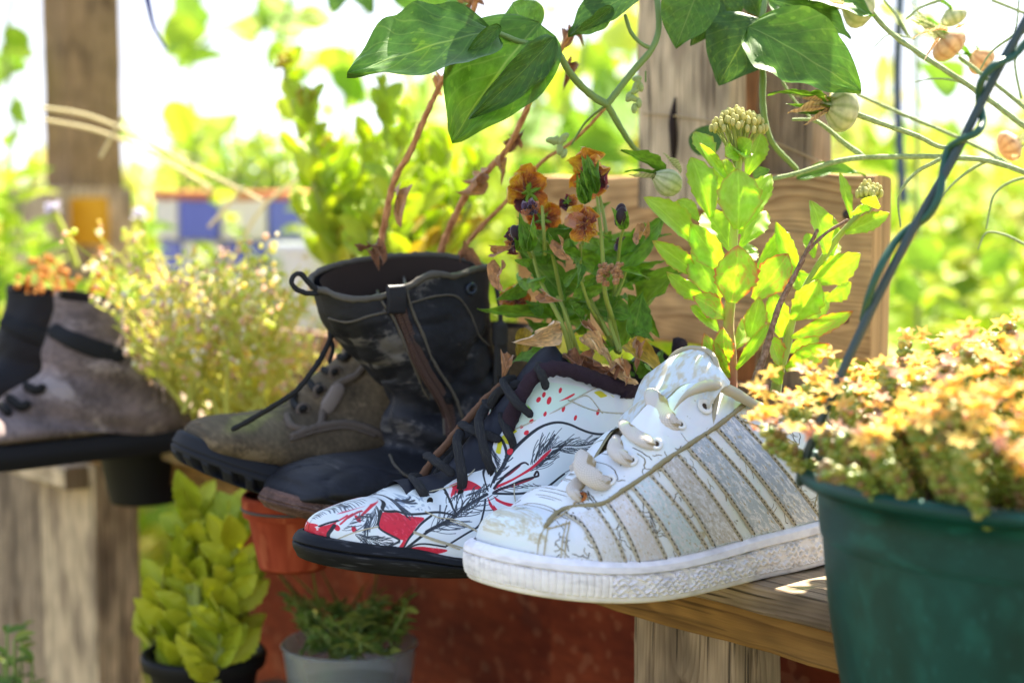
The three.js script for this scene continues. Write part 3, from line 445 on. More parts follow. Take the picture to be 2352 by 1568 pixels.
    fill([[920, 995], [980, 970], [1040, 965], [1100, 990], [1140, 1020], [1060, 1025], [985, 1040], [955, 1070]].map((p) => C(...p)), RED); line([[960, 1010], [945, 1060]].map((p) => C(...p)), 6, '#f1d8dc');
    // star flower on the side: red centre ribs
    const cx = [1168, 1030];
    fill([[0, 1080], [120, 1020], [300, 930], [440, 830], [540, 720], [630, 655], [620, 690], [520, 800], [400, 900], [250, 980], [100, 1060], [10, 1105]].map((p) => Fz(...p)), RED);
    fill([[10, 1120], [150, 1060], [300, 1010], [430, 970], [440, 985], [300, 1040], [150, 1085], [40, 1130]].map((p) => Fz(...p)), '#8e1c2c');
    fill([[120, 950], [200, 870], [300, 830], [280, 860], [210, 920], [130, 975]].map((p) => Fz(...p)), '#8e2233');
    fill([[0, 1165], [60, 1210], [150, 1240], [330, 1275], [200, 1290], [110, 1262], [30, 1220]].map((p) => Fz(...p)), RED); fill([[0, 1260], [40, 1310], [70, 1340], [30, 1345], [0, 1320]].map((p) => Fz(...p)), RED);
    fill([[1160, 1060], [1190, 1120], [1230, 1150], [1200, 1155], [1170, 1110]].map((p) => C(...p)), RED);
    // black outlines
    const O1 = [[130, 800], [200, 690], [300, 590], [400, 500], [480, 440], [580, 395], [700, 375], [820, 400], [920, 450], [1050, 500], [1180, 510], [1345, 485]];
    line(O1.map((p) => Fz(...p)), 11); line([[0, 1020], [60, 920], [130, 820], [150, 720], [110, 600], [80, 560]].map((p) => Fz(...p)), 10);
    line([[10, 1090], [70, 1010], [150, 930], [240, 860], [330, 800], [370, 830]].map((p) => Fz(...p)), 8, '#2a1a22'); line([[10, 1130], [180, 1060], [300, 1000], [460, 960], [490, 950], [470, 890], [440, 945]].map((p) => Fz(...p)), 9, '#2a1a22');
    line([[0, 1140], [200, 1150], [400, 1130], [520, 1100], [610, 1050], [690, 980], [760, 930]].map((p) => Fz(...p)), 10); line([[610, 1060], [700, 1085], [800, 1110]].map((p) => Fz(...p)), 9);
    line([[770, 915], [900, 850], [960, 820]].map((p) => Fz(...p)), 5, '#7c8288'); line([[1300, 500], [1300, 570], [1220, 650], [1100, 700], [1000, 760]].map((p) => Fz(...p)), 4, '#b7c9b4');
    // feathery hatching along the big petal
    const rib = (P, len, n0, up, conv, w = 2.6) => { const n = Math.round(n0 * 0.68); const pts = P.map((p) => conv(...p)); const total = pts.length - 1; for (let i = 0; i < n; i++) { const t = i / n * total, k = Math.min(total - 1, Math.floor(t)), f = t - k, x = mix(pts[k][0], pts[k + 1][0], f), y = mix(pts[k][1], pts[k + 1][1], f), a = Math.atan2(pts[k + 1][1] - pts[k][1], pts[k + 1][0] - pts[k][0]) + up * R(0.35, 0.8), l = len * R(0.5, 1.1); g.strokeStyle = rnd() < 0.5 ? '#2b3036' : '#3c4450'; g.lineWidth = w * R(0.6, 1.2); g.beginPath(); g.moveTo(x, y); g.quadraticCurveTo(x + Math.cos(a) * l * 0.5 + R(-4, 4), y + Math.sin(a) * l * 0.5 + R(-4, 4), x + Math.cos(a - up * 0.25) * l, y + Math.sin(a - up * 0.25) * l); g.stroke(); } };
    rib([[400, 830], [520, 720], [640, 650], [780, 615], [950, 630], [1120, 590], [1260, 530]], 75, 70, -1, Fz); rib([[400, 900], [520, 790], [640, 680], [780, 650], [950, 655], [1130, 620]], 75, 60, 1, Fz);
    rib([[440, 880], [560, 760], [640, 680]], 110, 18, 1, Fz); rib([[420, 830], [540, 710], [620, 655]], 105, 18, -1, Fz); line([[630, 655], [760, 620], [920, 635], [1090, 605], [1260, 535]].map((p) => Fz(...p)), 6);
    rib([[300, 1190], [420, 1200], [560, 1190], [700, 1160]], 60, 22, 1, Fz); rib([[20, 1000], [70, 880], [80, 760]], 55, 14, -1, Fz); rib([[20, 1000], [90, 860], [130, 700]], 45, 12, 1, Fz);
    rib([[0, 1090], [200, 1050], [480, 1030]], 60, 14, 1, Fz, 2.4);
    // leaf-like petals on the vamp
    const L1 = [[2150, 5], [2050, 60], [1900, 150], [1790, 260], [1700, 300], [1600, 350], [1500, 420], [1420, 480], [1290, 580]];
    line(L1.map((p) => B(...p)), 11); line([[1790, 270], [1640, 330], [1520, 400]].map((p) => B(...p)), 14);
    line([[1570, 230], [1480, 290], [1390, 400], [1320, 480], [1255, 610], [1300, 590], [1400, 530], [1500, 520], [1600, 535], [1720, 555]].map((p) => B(...p)), 8);
    line([[1730, 545], [1850, 470], [1960, 400], [2070, 340], [2100, 230], [2130, 60]].map((p) => B(...p)), 8); rib([[1560, 380], [1680, 310], [1800, 250], [1900, 150], [2040, 60]], 80, 34, -1, B); rib([[1560, 390], [1680, 320], [1800, 265], [1900, 170], [2060, 60]], 95, 40, 1, B);
    line([[1050, 70], [1080, 100], [1060, 140], [1060, 180], [1140, 190], [1210, 180], [1300, 215], [1420, 215], [1520, 205], [1620, 190], [1760, 210], [1830, 240]].map((p) => B(...p)), 9); line([[1720, 0], [1770, 80], [1790, 160], [1830, 210]].map((p) => B(...p)), 9);
    line([[1050, 180], [1020, 260], [1010, 350], [1080, 400], [1180, 450], [1260, 490], [1150, 540], [1040, 620]].map((p) => B(...p)), 9); line([[1170, 520], [1100, 570], [1040, 630]].map((p) => B(...p)), 9);
    line([[560, 330], [500, 400], [490, 450], [540, 515]].map((p) => B(...p)), 11); line([[400, 340], [460, 310], [600, 280]].map((p) => B(...p)), 6);
    line([[540, 520], [640, 540], [700, 580], [850, 580], [900, 610], [1030, 640]].map((p) => B(...p)), 9);
    rib([[780, 430], [900, 480], [1040, 520], [1120, 500]], 60, 26, 1, B); rib([[780, 420], [900, 470], [1080, 500]], 50, 22, -1, B); rib([[1000, 130], [900, 250], [860, 360]], 75, 34, -1, B); rib([[640, 380], [760, 260], [880, 200]], 45, 24, 1, B, 2); rib([[330, 290], [480, 220], [700, 160], [950, 70]], 40, 30, -1, B, 2);
    rib([[1110, 30], [1170, 70], [1230, 60]], 55, 22, 1, B, 4); for (let i = 0; i < 60; i++) { g.fillStyle = `rgba(70,90,120,${R(0.1, 0.4)})`; const p = B(R(1080, 1560), R(5, 170)); g.beginPath(); g.ellipse(...p, R(2, 12), R(1, 4), R(0, 3), 0, 7); g.fill(); }
    rib([[930, 1100], [1040, 1060], [1150, 1035]], 60, 20, -1, C); rib([[1000, 1180], [1100, 1100], [1160, 1045]], 55, 20, -1, C); line([[915, 1010], [945, 1080], [960, 1110]].map((p) => C(...p)), 8); line([[1165, 1030], [1130, 950], [1140, 880]].map((p) => C(...p)), 6); line([[1180, 1010], [1230, 930], [1270, 820]].map((p) => C(...p)), 5);
    for (const [x, y, r] of [[1448, 520, 1], [1478, 492, 1], [1507, 525, 1.4], [1570, 468, 1], [1588, 572, 1.1], [1485, 600, 0.9], [1408, 640, 0.8], [1352, 672, 0.6], [1380, 705, 0.9], [1655, 622, 1], [1780, 590, 1.1], [1288, 810, 1.2]]) { const p = C(x, y); g.fillStyle = '#d52636'; g.beginPath(); g.ellipse(p[0], p[1], 12 * r, 6 * r, -0.9, 0, 7); g.fill(); }
    fill([[700, 155], [780, 115], [870, 65], [880, 85], [800, 130]].map((p) => Fz(...p)), '#d52636'); for (const p of [[738, 1018], [787, 978], [833, 988], [865, 940], [1195, 745]]) { g.fillStyle = '#cf2238'; g.beginPath(); g.arc(...Fz(...p), 7, 0, 7); g.fill(); }
  });
  const art = ctex(c);
  part('upper', merge([wall(1), wall(-1, true)]), phys({ map: art, roughness: 0.45, specularIntensity: 0.7 }), sh);
  const dark = std({ color: lin(0.07, 0.052, 0.06), roughness: 0.9 });
  part('lining', merge([1, -1].map((s) => grid(70, 12, (u, v) => { const x = mix(0.09, L - 0.01, u), h = mix(y0(x), (s > 0 ? top : topM)(x) - 0.0004, v); return [x, h, s * Math.max(0, side(x, h, s) - 0.003)]; }))), dark, sh);
  const skinPt = (p, d = 0) => { const e = 0.001, [x, h] = p, z = side(x, h), dx = (side(x + e, h) - z) / e, dh = (side(x, h + e) - z) / e; return V(x, h, z).addScaledVector(V(-dx, -dh, 1).normalize(), d); };
  // stitched seams
  const thread = std({ color: lin(0.5, 0.46, 0.34), roughness: 0.9 }), sg = new THREE.CapsuleGeometry(0.0004, 0.0016, 3, 6).rotateZ(Math.PI / 2);
  const seam = (P, fn) => { const cu = spline(P.map((p) => skinPt(on(p, fn), 0.0003))), n = Math.floor(cu.getLength() / 0.0034), l = [tube(cu, 0.00035, { seg: 24, rad: 5 })]; for (let i = 0; i <= n; i++) { const p = cu.getPointAt(i / n), g = sg.clone(); g.applyQuaternion(new THREE.Quaternion().setFromUnitVectors(V(1, 0, 0), cu.getTangentAt(i / n))); g.translate(p.x, p.y, p.z); l.push(g); } part('seam', merge(l), thread, sh); };
  seam([[1310, 690], [1400, 650], [1550, 580], [1700, 490], [1790, 445]], loc); seam([[1620, 525], [1740, 575], [1830, 592], [1960, 598]], loc); seam([[1640, 520], [1720, 500], [1800, 590]], loc);
  seam([[2060, 400], [1900, 310], [1790, 270], [1640, 250], [1520, 195]], locB); seam([[2090, 420], [1900, 330], [1780, 290]], locB); seam([[1400, 400], [1560, 460], [1720, 510], [1880, 560]], locB); seam([[1400, 415], [1560, 475], [1720, 525], [1850, 575]], locB); seam([[560, 490], [700, 430], [860, 380], [1000, 350]], locB); seam([[1320, 1100], [1312, 1050], [1312, 1000]], loc); seam([[830, 1040], [1000, 990], [1130, 880]], loc);
  // padded dark collar
  const fuzzT = ptex(128, 128, (u, v) => { const a = n3(u * 60, v * 60, 1) * 26; return [50 + a, 38 + a, 46 + a]; });
  const colM = std({ map: rep(fuzzT, 30, 2), bumpMap: rep(fuzzT, 30, 2), bumpScale: 0.0012, roughness: 1 });
  const rim = [[1280, 680], [1300, 600], [1360, 480], [1420, 395], [1490, 352], [1600, 352], [1750, 398], [1880, 446], [2000, 460]].map((p, i) => { const z = 0.018 + 0.013 * ss(0, 5, i), q = loc(...p, z); return V(q[0], q[1], z); });
  for (const [p, z] of [[[860, 322], 0.031], [[960, 325], 0.03], [[1060, 303], 0.028], [[1140, 258], 0.022], [[1178, 150], 0.012], [[1192, 55], 0.002]]) { const q = loc1(...p, z); rim.push(V(q[0], q[1], z)); }
  rim.push(V(0.292, 0.102, -0.012), V(0.27, 0.095, -0.025), V(0.235, 0.088, -0.03), V(0.2, 0.094, -0.03), V(0.17, 0.098, -0.024));
  part('collar', tube(rim, 0.0047, { seg: 140, rad: 10, noise: 0.2, nf: 300 }), colM, sh);
  // heel tab with red and yellow paint, seen beyond the collar
  const tabT = ptex(128, 128, (u, v) => { const a = ss(-0.05, 0.05, fbm(u * 4, v * 4, 6, 4)); return [mix(206, 222, a), mix(40, 190, a), mix(28, 24, a)]; });
  part('heel_tab', grid(20, 10, (u, v) => { const a = mix(-1.5, 1.3, u), r = 0.03; return [0.272 + Math.cos(a) * r * 1.05, mix(0.05, 0.118 - 0.01 * Math.abs(a), v), Math.sin(a) * r]; }), std({ map: tabT, roughness: 0.5 }), sh);
  // tongue, medial eyestay edge, laces
  const tg = spline([[620, 960], [900, 900], [1090, 690], [1270, 480], [1400, 300], [1470, 215], [1500, 190]].map((p) => { const q = loc(...p, -0.004); return V(q[0], q[1], 0); }));
  part('tongue', grid(16, 30, (u, v) => { const p = tg.getPointAt(v), s = u * 2 - 1, w = mix(0.018, 0.022, v) * (v > 0.92 ? Math.sqrt(1 - Math.pow((v - 0.92) / 0.085, 2)) : 1), t = tg.getTangentAt(v); return [p.x + t.y * 0.01 * s * s, p.y - t.x * 0.012 * s * s - 0.001, s * w]; }), std({ color: lin(0.02, 0.022, 0.032), roughness: 0.5 }), sh);
  part('eyestay_edge', tube([[780, 975], [860, 855], [1000, 690], [1150, 520], [1250, 430]].map((p) => { const q = loc(...p, -0.014); return V(q[0], q[1], -0.014); }), 0.0019, { seg: 40, rad: 6, flat: 1.5, noise: 0.25 }), std({ color: lin(0.16, 0.085, 0.05), roughness: 0.8 }), sh);
  const laceT = ptex(128, 64, (u, v) => { const w = Math.abs(Math.sin(u * 70 + Math.sin(v * 30))) * 16, k = ss(0.25, 0.5, fbm(u * 5, v * 5, 2, 3)) * 30; return [34 + w + k, 34 + w + k, 36 + w + k * 0.7]; });
  const lm = std({ map: rep(laceT, 6, 1), bumpMap: rep(laceT, 6, 1), bumpScale: 0.0008, roughness: 0.95 });
  const lc = (P, r = 0.0031) => part('lace', tube(P.map(([X, Y, z]) => { const q = loc(X, Y, z); return V(q[0], q[1], z); }), r, { seg: 26, rad: 8, flat: 0.42, up: V(-0.3, 0.45, 0.85), noise: 0.15 }), lm, sh);
  lc([[835, 1085, 0.016], [800, 1040, 0.02], [765, 985, 0.012], [745, 955, -0.004], [800, 960, -0.014]]); lc([[1012, 1040, 0.02], [1020, 960, 0.022], [1005, 850, 0.016], [990, 760, 0.008], [1010, 700, -0.008]]);
  lc([[1190, 935, 0.022], [1160, 850, 0.024], [1130, 740, 0.018], [1115, 640, 0.008], [1150, 560, -0.008]]); lc([[1310, 778, 0.025], [1285, 720, 0.026], [1250, 640, 0.016], [1245, 600, 0.004]], 0.003);
  lc([[1400, 600, 0.029], [1330, 540, 0.03], [1270, 460, 0.018], [1255, 420, 0.006], [1320, 400, -0.012]]); lc([[1488, 445, 0.032], [1470, 390, 0.034], [1450, 345, 0.03], [1470, 325, 0.018]]);
  lc([[820, 830, -0.008], [880, 870, 0.004], [960, 930, 0.012]]); lc([[1015, 655, -0.012], [1100, 700, 0.004], [1220, 740, 0.016]]); lc([[1150, 520, -0.014], [1170, 560, -0.004], [1220, 480, 0.0], [1330, 430, 0.006]], 0.003); lc([[860, 1000, 0.004], [880, 940, -0.002], [1000, 800, -0.01]], 0.003);
  const holeM = std({ color: lin(0.02, 0.018, 0.016), roughness: 1 });
  for (const p of [[838, 1090], [1012, 1045], [1192, 938], [1312, 780], [1402, 604], [1488, 447]]) { const q = skinPt(on(p, loc), 0.0004); const g = new THREE.CircleGeometry(0.0022, 14); g.translate(q.x, q.y, q.z); part('eyelet', g, holeM, sh); }
  part('soil', grid(30, 10, (u, v) => { const x = mix(0.12, L - 0.014, u), z = mix(-um(x) + 0.008, ul(x) - 0.008, v) * 0.8; return [x, 0.066 + 0.005 * fbm(x * 60, z * 60, 5, 3) - 0.4 * Math.max(0, 0.15 - x), z]; }), std({ color: lin(0.05, 0.036, 0.024), roughness: 1 }), sh);
}
// ===== boots: rings between a front line and a back line of the side view =====
function boot(fr, rings, { n = 40, nv = 90, pw = 2.2, wrinkle = () => 0, uvK = 4, rimWave = () => 0 } = {}) {
  { const z = rings[rings.length - 1], m = [(z[0][0] + z[1][0]) / 2 - 0.001, (z[0][1] + z[1][1]) / 2]; rings.push([m, [m[0] + 0.0002, m[1] - 0.0004], 0.0002]); }
  const cF = spline(rings.map((r) => V(r[0][0], r[0][1], 0))), cB = spline(rings.map((r) => V(r[1][0], r[1][1], 0))), m = rings.length - 1;
  const w = interp(rings.map((r, i) => [i / m, r[2]])), tilt = interp(rings.map((r, i) => [i / m, r[3] || 0]));
  const sg = (x, p) => Math.sign(x) * Math.pow(Math.abs(x), p);
  const f = (u, v, inn = 0) => {
    const F = cF.getPoint(v), B = cB.getPoint(v), a = u * Math.PI * 2, c = sg(Math.cos(a), 2 / pw), s = sg(Math.sin(a), 2 / pw);
    const mx = (F.x + B.x) / 2, my = (F.y + B.y) / 2, k = 1 - inn / Math.max(0.01, w(v)), z = s * w(v) * k; let x = mx + (F.x - B.x) / 2 * c * k, y = my + (F.y - B.y) / 2 * c * k + tilt(v) * Math.max(0, -z) - 0.06 * tilt(v) * Math.max(0, z);
    y += rimWave((1 - Math.cos(a)) / 2) * clamp(z / 0.02, 0, 1) * (1 - ss(0, 0.09, v)); const q = wrinkle(x, y, z, v, a); return [x + Math.cos(a) * q * Math.sign(F.x - B.x || 1), y, z + Math.sin(a) * q];
  };
  const skin = grid(n, nv, (u, v) => f(u, v), { closedU: true, uv: (u, v, p) => [(p[0] + (Math.sin(u * 6.283) > 0 ? 0 : 0.5)) * uvK, p[1] * uvK], flip: true });
  const liner = grid(n, 24, (u, v) => f(u, v * 0.42, 0.004), { closedU: true });
  const rim = spline(Array.from({ length: 24 }, (_, i) => V(...f(i / 24, 0))), true);
  return { skin, liner, rim, f };
}
function leatherTex(seed, base, scuff, amt, k = 1) { return ptex(512, 512, (u, v) => { const a = fbm(u * 6, v * 6, seed, 5), b = fbm(u * 50, v * 50, seed + 5, 3), s = ss(amt, amt + 0.35, fbm(u * 5, v * 5, seed + 9, 5) + b * 0.25); return [0, 1, 2].map((q) => mix(base[q] * (1 + a * 0.35 + b * 0.2), scuff[q], s * 0.8)); }); }

{ // black zip boot
  const fr = shoeFrame([-0.161, -1.13], 34);
  const sh = thing('black_boot', 'scuffed black leather ankle boot with side zip, holding dry brown stalks', 'boot'); sh.position.copy(fr.O); sh.rotation.y = fr.rotY;
  const l = (X, Y) => fr.toLocal(...ZD(X, Y), 0), L = 0.262;
  const rings = [[l(702, 222), l(1462, 118), 0.039, 0.3], [l(733, 310), l(1455, 230), 0.041, 0.15], [l(765, 375), l(1450, 320), 0.043], [l(815, 435), l(1455, 410), 0.044], [l(890, 525), l(1480, 510), 0.043], [l(968, 590), l(1530, 620), 0.042], [l(1015, 660), l(1590, 740), 0.041], [l(1070, 738), l(1650, 860), 0.0415], [l(1050, 810), [0.248, 0.06], 0.042], [l(1045, 880), [0.252, 0.045], 0.0425], [l(1030, 935), [0.245, 0.014], 0.043], [l(950, 960), [0.19, 0.011], 0.045], [l(850, 972), [0.14, 0.011], 0.048], [l(740, 992), [0.09, 0.012], 0.051], [l(650, 1030), [0.05, 0.015], 0.049], [l(590, 1080), [0.022, 0.02], 0.041], [l(556, 1130), [0.009, 0.024], 0.028], [l(546, 1150), [0.0065, 0.027], 0.008]];
  const wr = (x, y, z, v, a) => 0.0035 * fbm(x * 22, y * 26, z * 22 + 4, 4) * ss(0.02, 0.1, v) * (1 - ss(0.75, 0.9, v)) + 0.0065 * Math.sin((y + 0.25 * x) * 150 + 2 * n3(x * 18, y * 10, z * 18)) * ss(0.3, 0.42, v) * (1 - ss(0.58, 0.68, v)) * (0.5 + 0.5 * n3(x * 20, y * 8, 7 + z * 9)) - 0.004 * Math.pow(1 - Math.abs(n3(x * 16 + 2, y * 24, z * 16)), 7) * ss(0.06, 0.2, v) * (1 - ss(0.8, 0.9, v));
  const B = boot(fr, rings, { wrinkle: wr, n: 72, nv: 140, rimWave: interp([[0, 0], [0.09, -0.006], [0.22, -0.0065], [0.36, -0.003], [0.47, 0.0045], [0.6, 0.001], [0.8, 0.003], [1, 0]]) });
  const lt = leatherTex(3, [30, 31, 37], [112, 107, 101], 0.12), mat = phys({ map: lt, bumpMap: lt, bumpScale: 0.001, roughness: 0.6, specularIntensity: 0.5 });
  const skin = part('upper', B.skin, mat, sh);
  part('lining', B.liner, std({ color: lin(0.05, 0.036, 0.03), roughness: 1 }), sh);
  part('rim_binding', tube(B.rim, 0.0023, { seg: 120, rad: 7, noise: 0.3, cap: false }), std({ color: lin(0.1, 0.09, 0.075), roughness: 0.9 }), sh);
  const lat = plan(L, 0.052, 0.042, 0.041, 0.34, 2.3), yb = (x) => 0.016 * Math.pow(Math.max(0, 1 - x / 0.1), 1.8), yt = (x) => yb(x) * 0.95 + 0.0135;
  part('sole', soleGeo(L, lat, lat, yb, yt, { n: 300, nv: 16, bulge: 0.003, relief: (s, v) => (v > 0.6 && v < 0.66 ? -0.0015 : 0) }), std({ map: rep(leatherTex(12, [92, 70, 62], [130, 110, 100], 0.2), 6, 6), roughness: 0.85 }), sh);
  const seamM = std({ color: lin(0.1, 0.088, 0.07), roughness: 0.9 });
  const seam = (P, r = 0.0011) => { const q = traceOn(skin, ZD, P, 0.0006); if (q.length > 1) part('seam', tube(q, r * 0.72, { seg: 60, rad: 6, noise: 0.3, nf: 500 }), seamM, sh); };
  seam([[978, 225], [1005, 280], [1042, 330], [1100, 450], [1160, 590], [1210, 700], [1275, 770], [1288, 880]], 0.0015); seam([[1100, 165], [1115, 230], [1133, 300], [1185, 420], [1240, 550], [1330, 700], [1368, 800]], 0.0015);
  seam([[765, 352], [850, 368], [950, 342], [1036, 322]], 0.0013); seam([[1125, 285], [1250, 252], [1340, 256], [1400, 330], [1440, 430], [1485, 478]]); seam([[1040, 975], [1060, 1020], [1100, 1060], [1125, 1075]], 0.0014);
  // zip: tape, two rows of teeth, slider
  const zl = [[1062, 250], [1098, 370], [1150, 490], [1205, 600], [1262, 690], [1310, 790], [1322, 880]];
  const zp = traceOn(skin, ZD, zl, 0.0004);
  part('zip_tape', tube(zp, 0.0052, { seg: 60, rad: 8, flat: 0.25, up: V(-0.3, 0.2, 0.9) }), std({ color: lin(0.06, 0.036, 0.03), roughness: 0.9 }), sh);
  const zc = spline(zp), zn = 62, tg = new THREE.BoxGeometry(0.0034, 0.0011, 0.0016), teeth = []; for (let i = 0; i < zn; i++) { const p = zc.getPointAt(i / zn), t = zc.getTangentAt(i / zn), sd = V(0, 0, 1).cross(t).normalize(); for (const s of [-1, 1]) { const g = tg.clone(); g.rotateZ(Math.atan2(t.y, t.x) + Math.PI / 2); g.translate(p.x + sd.x * s * 0.0019, p.y + sd.y * s * 0.0019 + (s > 0 ? 0.0006 : 0), p.z + 0.0014); teeth.push(g); } }
  part('zip_teeth', merge(teeth), std({ color: lin(0.13, 0.08, 0.065), roughness: 0.45, metalness: 0.4 }), sh);
  const sl = hitOn(skin, ...ZD(1060, 265), 0.003); if (sl) { const g = plank(0.012, 0.02, 0.005, { nl: 4 }); g.translate(sl.x, sl.y, sl.z); part('zip_slider', g, std({ color: lin(0.02, 0.02, 0.024), roughness: 0.5 }), sh); }
  const hk = hitOn(skin, ...ZD(1402, 222), 0.0015); if (hk) { const g = new THREE.TorusGeometry(0.0032, 0.0015, 8, 20); g.translate(hk.x, hk.y, hk.z); part('eyelet', g, std({ color: lin(0.05, 0.06, 0.08), metalness: 0.6, roughness: 0.4 }), sh); }
  const tz = fr.toLocal(...ZD(1520, 400), 0.03); const tassel = []; tassel.push(tube([V(tz[0], tz[1] + 0.03, 0.03), V(tz[0] + 0.001, tz[1] + 0.012, 0.034), V(tz[0], tz[1], 0.035)], 0.0018, { rad: 6 }), new THREE.CapsuleGeometry(0.0055, 0.009, 4, 10).translate(tz[0], tz[1] - 0.004, 0.035)); for (let i = 0; i < 5; i++) tassel.push(tube([V(tz[0] + (i - 2) * 0.0016, tz[1] - 0.006, 0.036), V(tz[0] + (i - 2) * 0.0028, tz[1] - 0.03 - R(0, 0.008), 0.036 + R(-0.002, 0.002))], 0.0019, { rad: 6 }));
  part('pull_tassel', merge(tassel), std({ color: lin(0.045, 0.043, 0.042), roughness: 0.9 }), sh);
  // loop of cord at the front of the rim
  const lp = [[712, 240], [660, 240], [612, 218], [594, 190], [606, 160], [632, 152], [668, 188], [705, 222]].map((p) => { const q = fr.toLocal(...ZD(...p), 0.004); return V(q[0], q[1], 0.004); });
  part('cord_loop', tube(lp, 0.0018, { seg: 50, rad: 7, noise: 0.15 }), std({ color: lin(0.03, 0.03, 0.03), roughness: 0.9 }), sh);
  part('soil', (() => { const g = new THREE.CircleGeometry(1, 30); g.rotateX(-Math.PI / 2); g.scale(0.058, 1, 0.04); const c = l(1120, 330); g.translate(c[0], c[1], 0); return g; })(), std({ color: lin(0.05, 0.035, 0.022), roughness: 1 }), sh);
}
{ // brown work boot
  const fr = shoeFrame([-0.234, -1.2], 26), L = 0.29;
  const sh = thing('brown_boot', 'olive brown nubuck work boot with chunky black lug sole, dark laces hanging', 'boot'); sh.position.copy(fr.O); sh.rotation.y = fr.rotY;
  const l = (X, Y) => fr.toLocal(...ZD(X, Y), 0);
  const rings = [[l(820, 380), [0.275, 0.125], 0.05], [l(845, 430), [0.28, 0.11], 0.048], [l(842, 490), [0.283, 0.095], 0.046], [l(800, 545), [0.285, 0.08], 0.045], [l(735, 592), [0.285, 0.065], 0.045], [l(665, 640), [0.283, 0.05], 0.046], [l(610, 690), [0.275, 0.035], 0.048], [l(580, 740), [0.22, 0.03], 0.049], [l(500, 768), [0.16, 0.03], 0.051], [l(400, 786), [0.11, 0.022], 0.0535], [l(290, 797), [0.06, 0.028], 0.0525], [l(215, 812), [0.03, 0.036], 0.046], [l(165, 835), [0.012, 0.044], 0.033], [l(146, 852), [0.007, 0.05], 0.012]];
  const B = boot(fr, rings, { n: 60, nv: 100, wrinkle: (x, y, z) => 0.0022 * fbm(x * 20, y * 20, z * 20, 4) });
  const lt = leatherTex(31, [92, 80, 62], [128, 112, 88], 0.2), mat = std({ map: lt, bumpMap: lt, bumpScale: 0.0008, roughness: 0.92 });
  const skin = part('upper', B.skin, mat, sh);
  part('lining', B.liner, std({ color: lin(0.04, 0.03, 0.024), roughness: 1 }), sh);
  const lat = plan(L, 0.0545, 0.046, 0.045, 0.33, 2.3), yb = (x) => 0.036 * Math.pow(Math.max(0, 1 - x / 0.13), 1.7), yt = (x) => yb(x) * 0.97 + 0.023;
  part('sole', soleGeo(L, lat, lat, yb, yt, { n: 400, nv: 20, bulge: 0.004, relief: (s, v) => (v < 0.36 ? (Math.sin(s * 420) > -0.1 ? 0.001 : -0.007) : v > 0.62 && v < 0.68 ? -0.0015 : 0) }), std({ color: lin(0.018, 0.019, 0.023), roughness: 0.75 }), sh);
  const sm = std({ color: lin(0.12, 0.095, 0.075), roughness: 0.95 });
  const seam = (P, r) => { const q = traceOn(skin, ZD, P, 0.0008); if (q.length > 1) part('seam', tube(q, r, { seg: 50, rad: 6, noise: 0.25 }), sm, sh); };
  seam([[575, 800], [600, 850], [660, 860], [720, 845], [735, 790], [745, 740], [800, 660], [880, 620], [930, 570]], 0.003); seam([[600, 890], [720, 850], [850, 835], [980, 870], [1040, 910]], 0.003); seam([[590, 905], [720, 868], [850, 853], [970, 888]], 0.0012);
  const tag1 = traceOn(skin, ZD, [[755, 765], [785, 720], [808, 680]], 0.0018); if (tag1.length > 1) part('side_tab', tube(tag1, 0.0055, { seg: 14, rad: 8, flat: 0.4, up: V(-0.2, 0.1, 0.95) }), std({ color: lin(0.22, 0.18, 0.15), roughness: 0.9 }), sh);
  const dk = std({ color: lin(0.022, 0.022, 0.022), roughness: 0.9 });
  for (const P of [[[620, 700], [615, 740], [640, 778], [655, 770]], [[680, 650], [705, 685], [730, 690], [725, 670]], [[745, 600], [775, 610], [795, 605]], [[820, 540], [845, 545], [860, 520]]]) { const q = P.map((p) => hitOn(skin, ...ZD(...p), 0.003)).filter(Boolean); if (q.length > 2) part('lace', tube(q, 0.0026, { seg: 20, rad: 7 }), dk, sh); }
  for (const p of [[648, 775], [724, 690], [795, 606]]) { const q = hitOn(skin, ...ZD(...p), 0.001); if (q) { const g = new THREE.TorusGeometry(0.004, 0.0018, 8, 18); g.translate(q.x, q.y, q.z); part('eyelet', g, sm, sh); } }
  // long lace end hanging from the black boot's collar across the toe
  const A = [[772, 365, 1.19], [776, 420, 1.18], [745, 500, 1.175], [690, 590, 1.165], [610, 685, 1.16], [520, 745, 1.16], [430, 800, 1.165], [330, 855, 1.165]].map(([X, Y, d]) => at(...ZD(X, Y), d));
  solo('loose_lace', tube(A, 0.0019, { seg: 70, rad: 7, noise: 0.15 }), dk, 'long dark lace draped from the black boot over the brown boot toe', 'lace');
  solo('loose_lace', tube([[765, 380, 1.19], [768, 440, 1.185], [782, 490, 1.18], [766, 550, 1.18]].map(([X, Y, d]) => at(...ZD(X, Y), d)), 0.0016, { seg: 24, rad: 6 }), dk, 'short dark lace end dangling below the black boot collar', 'lace');
}
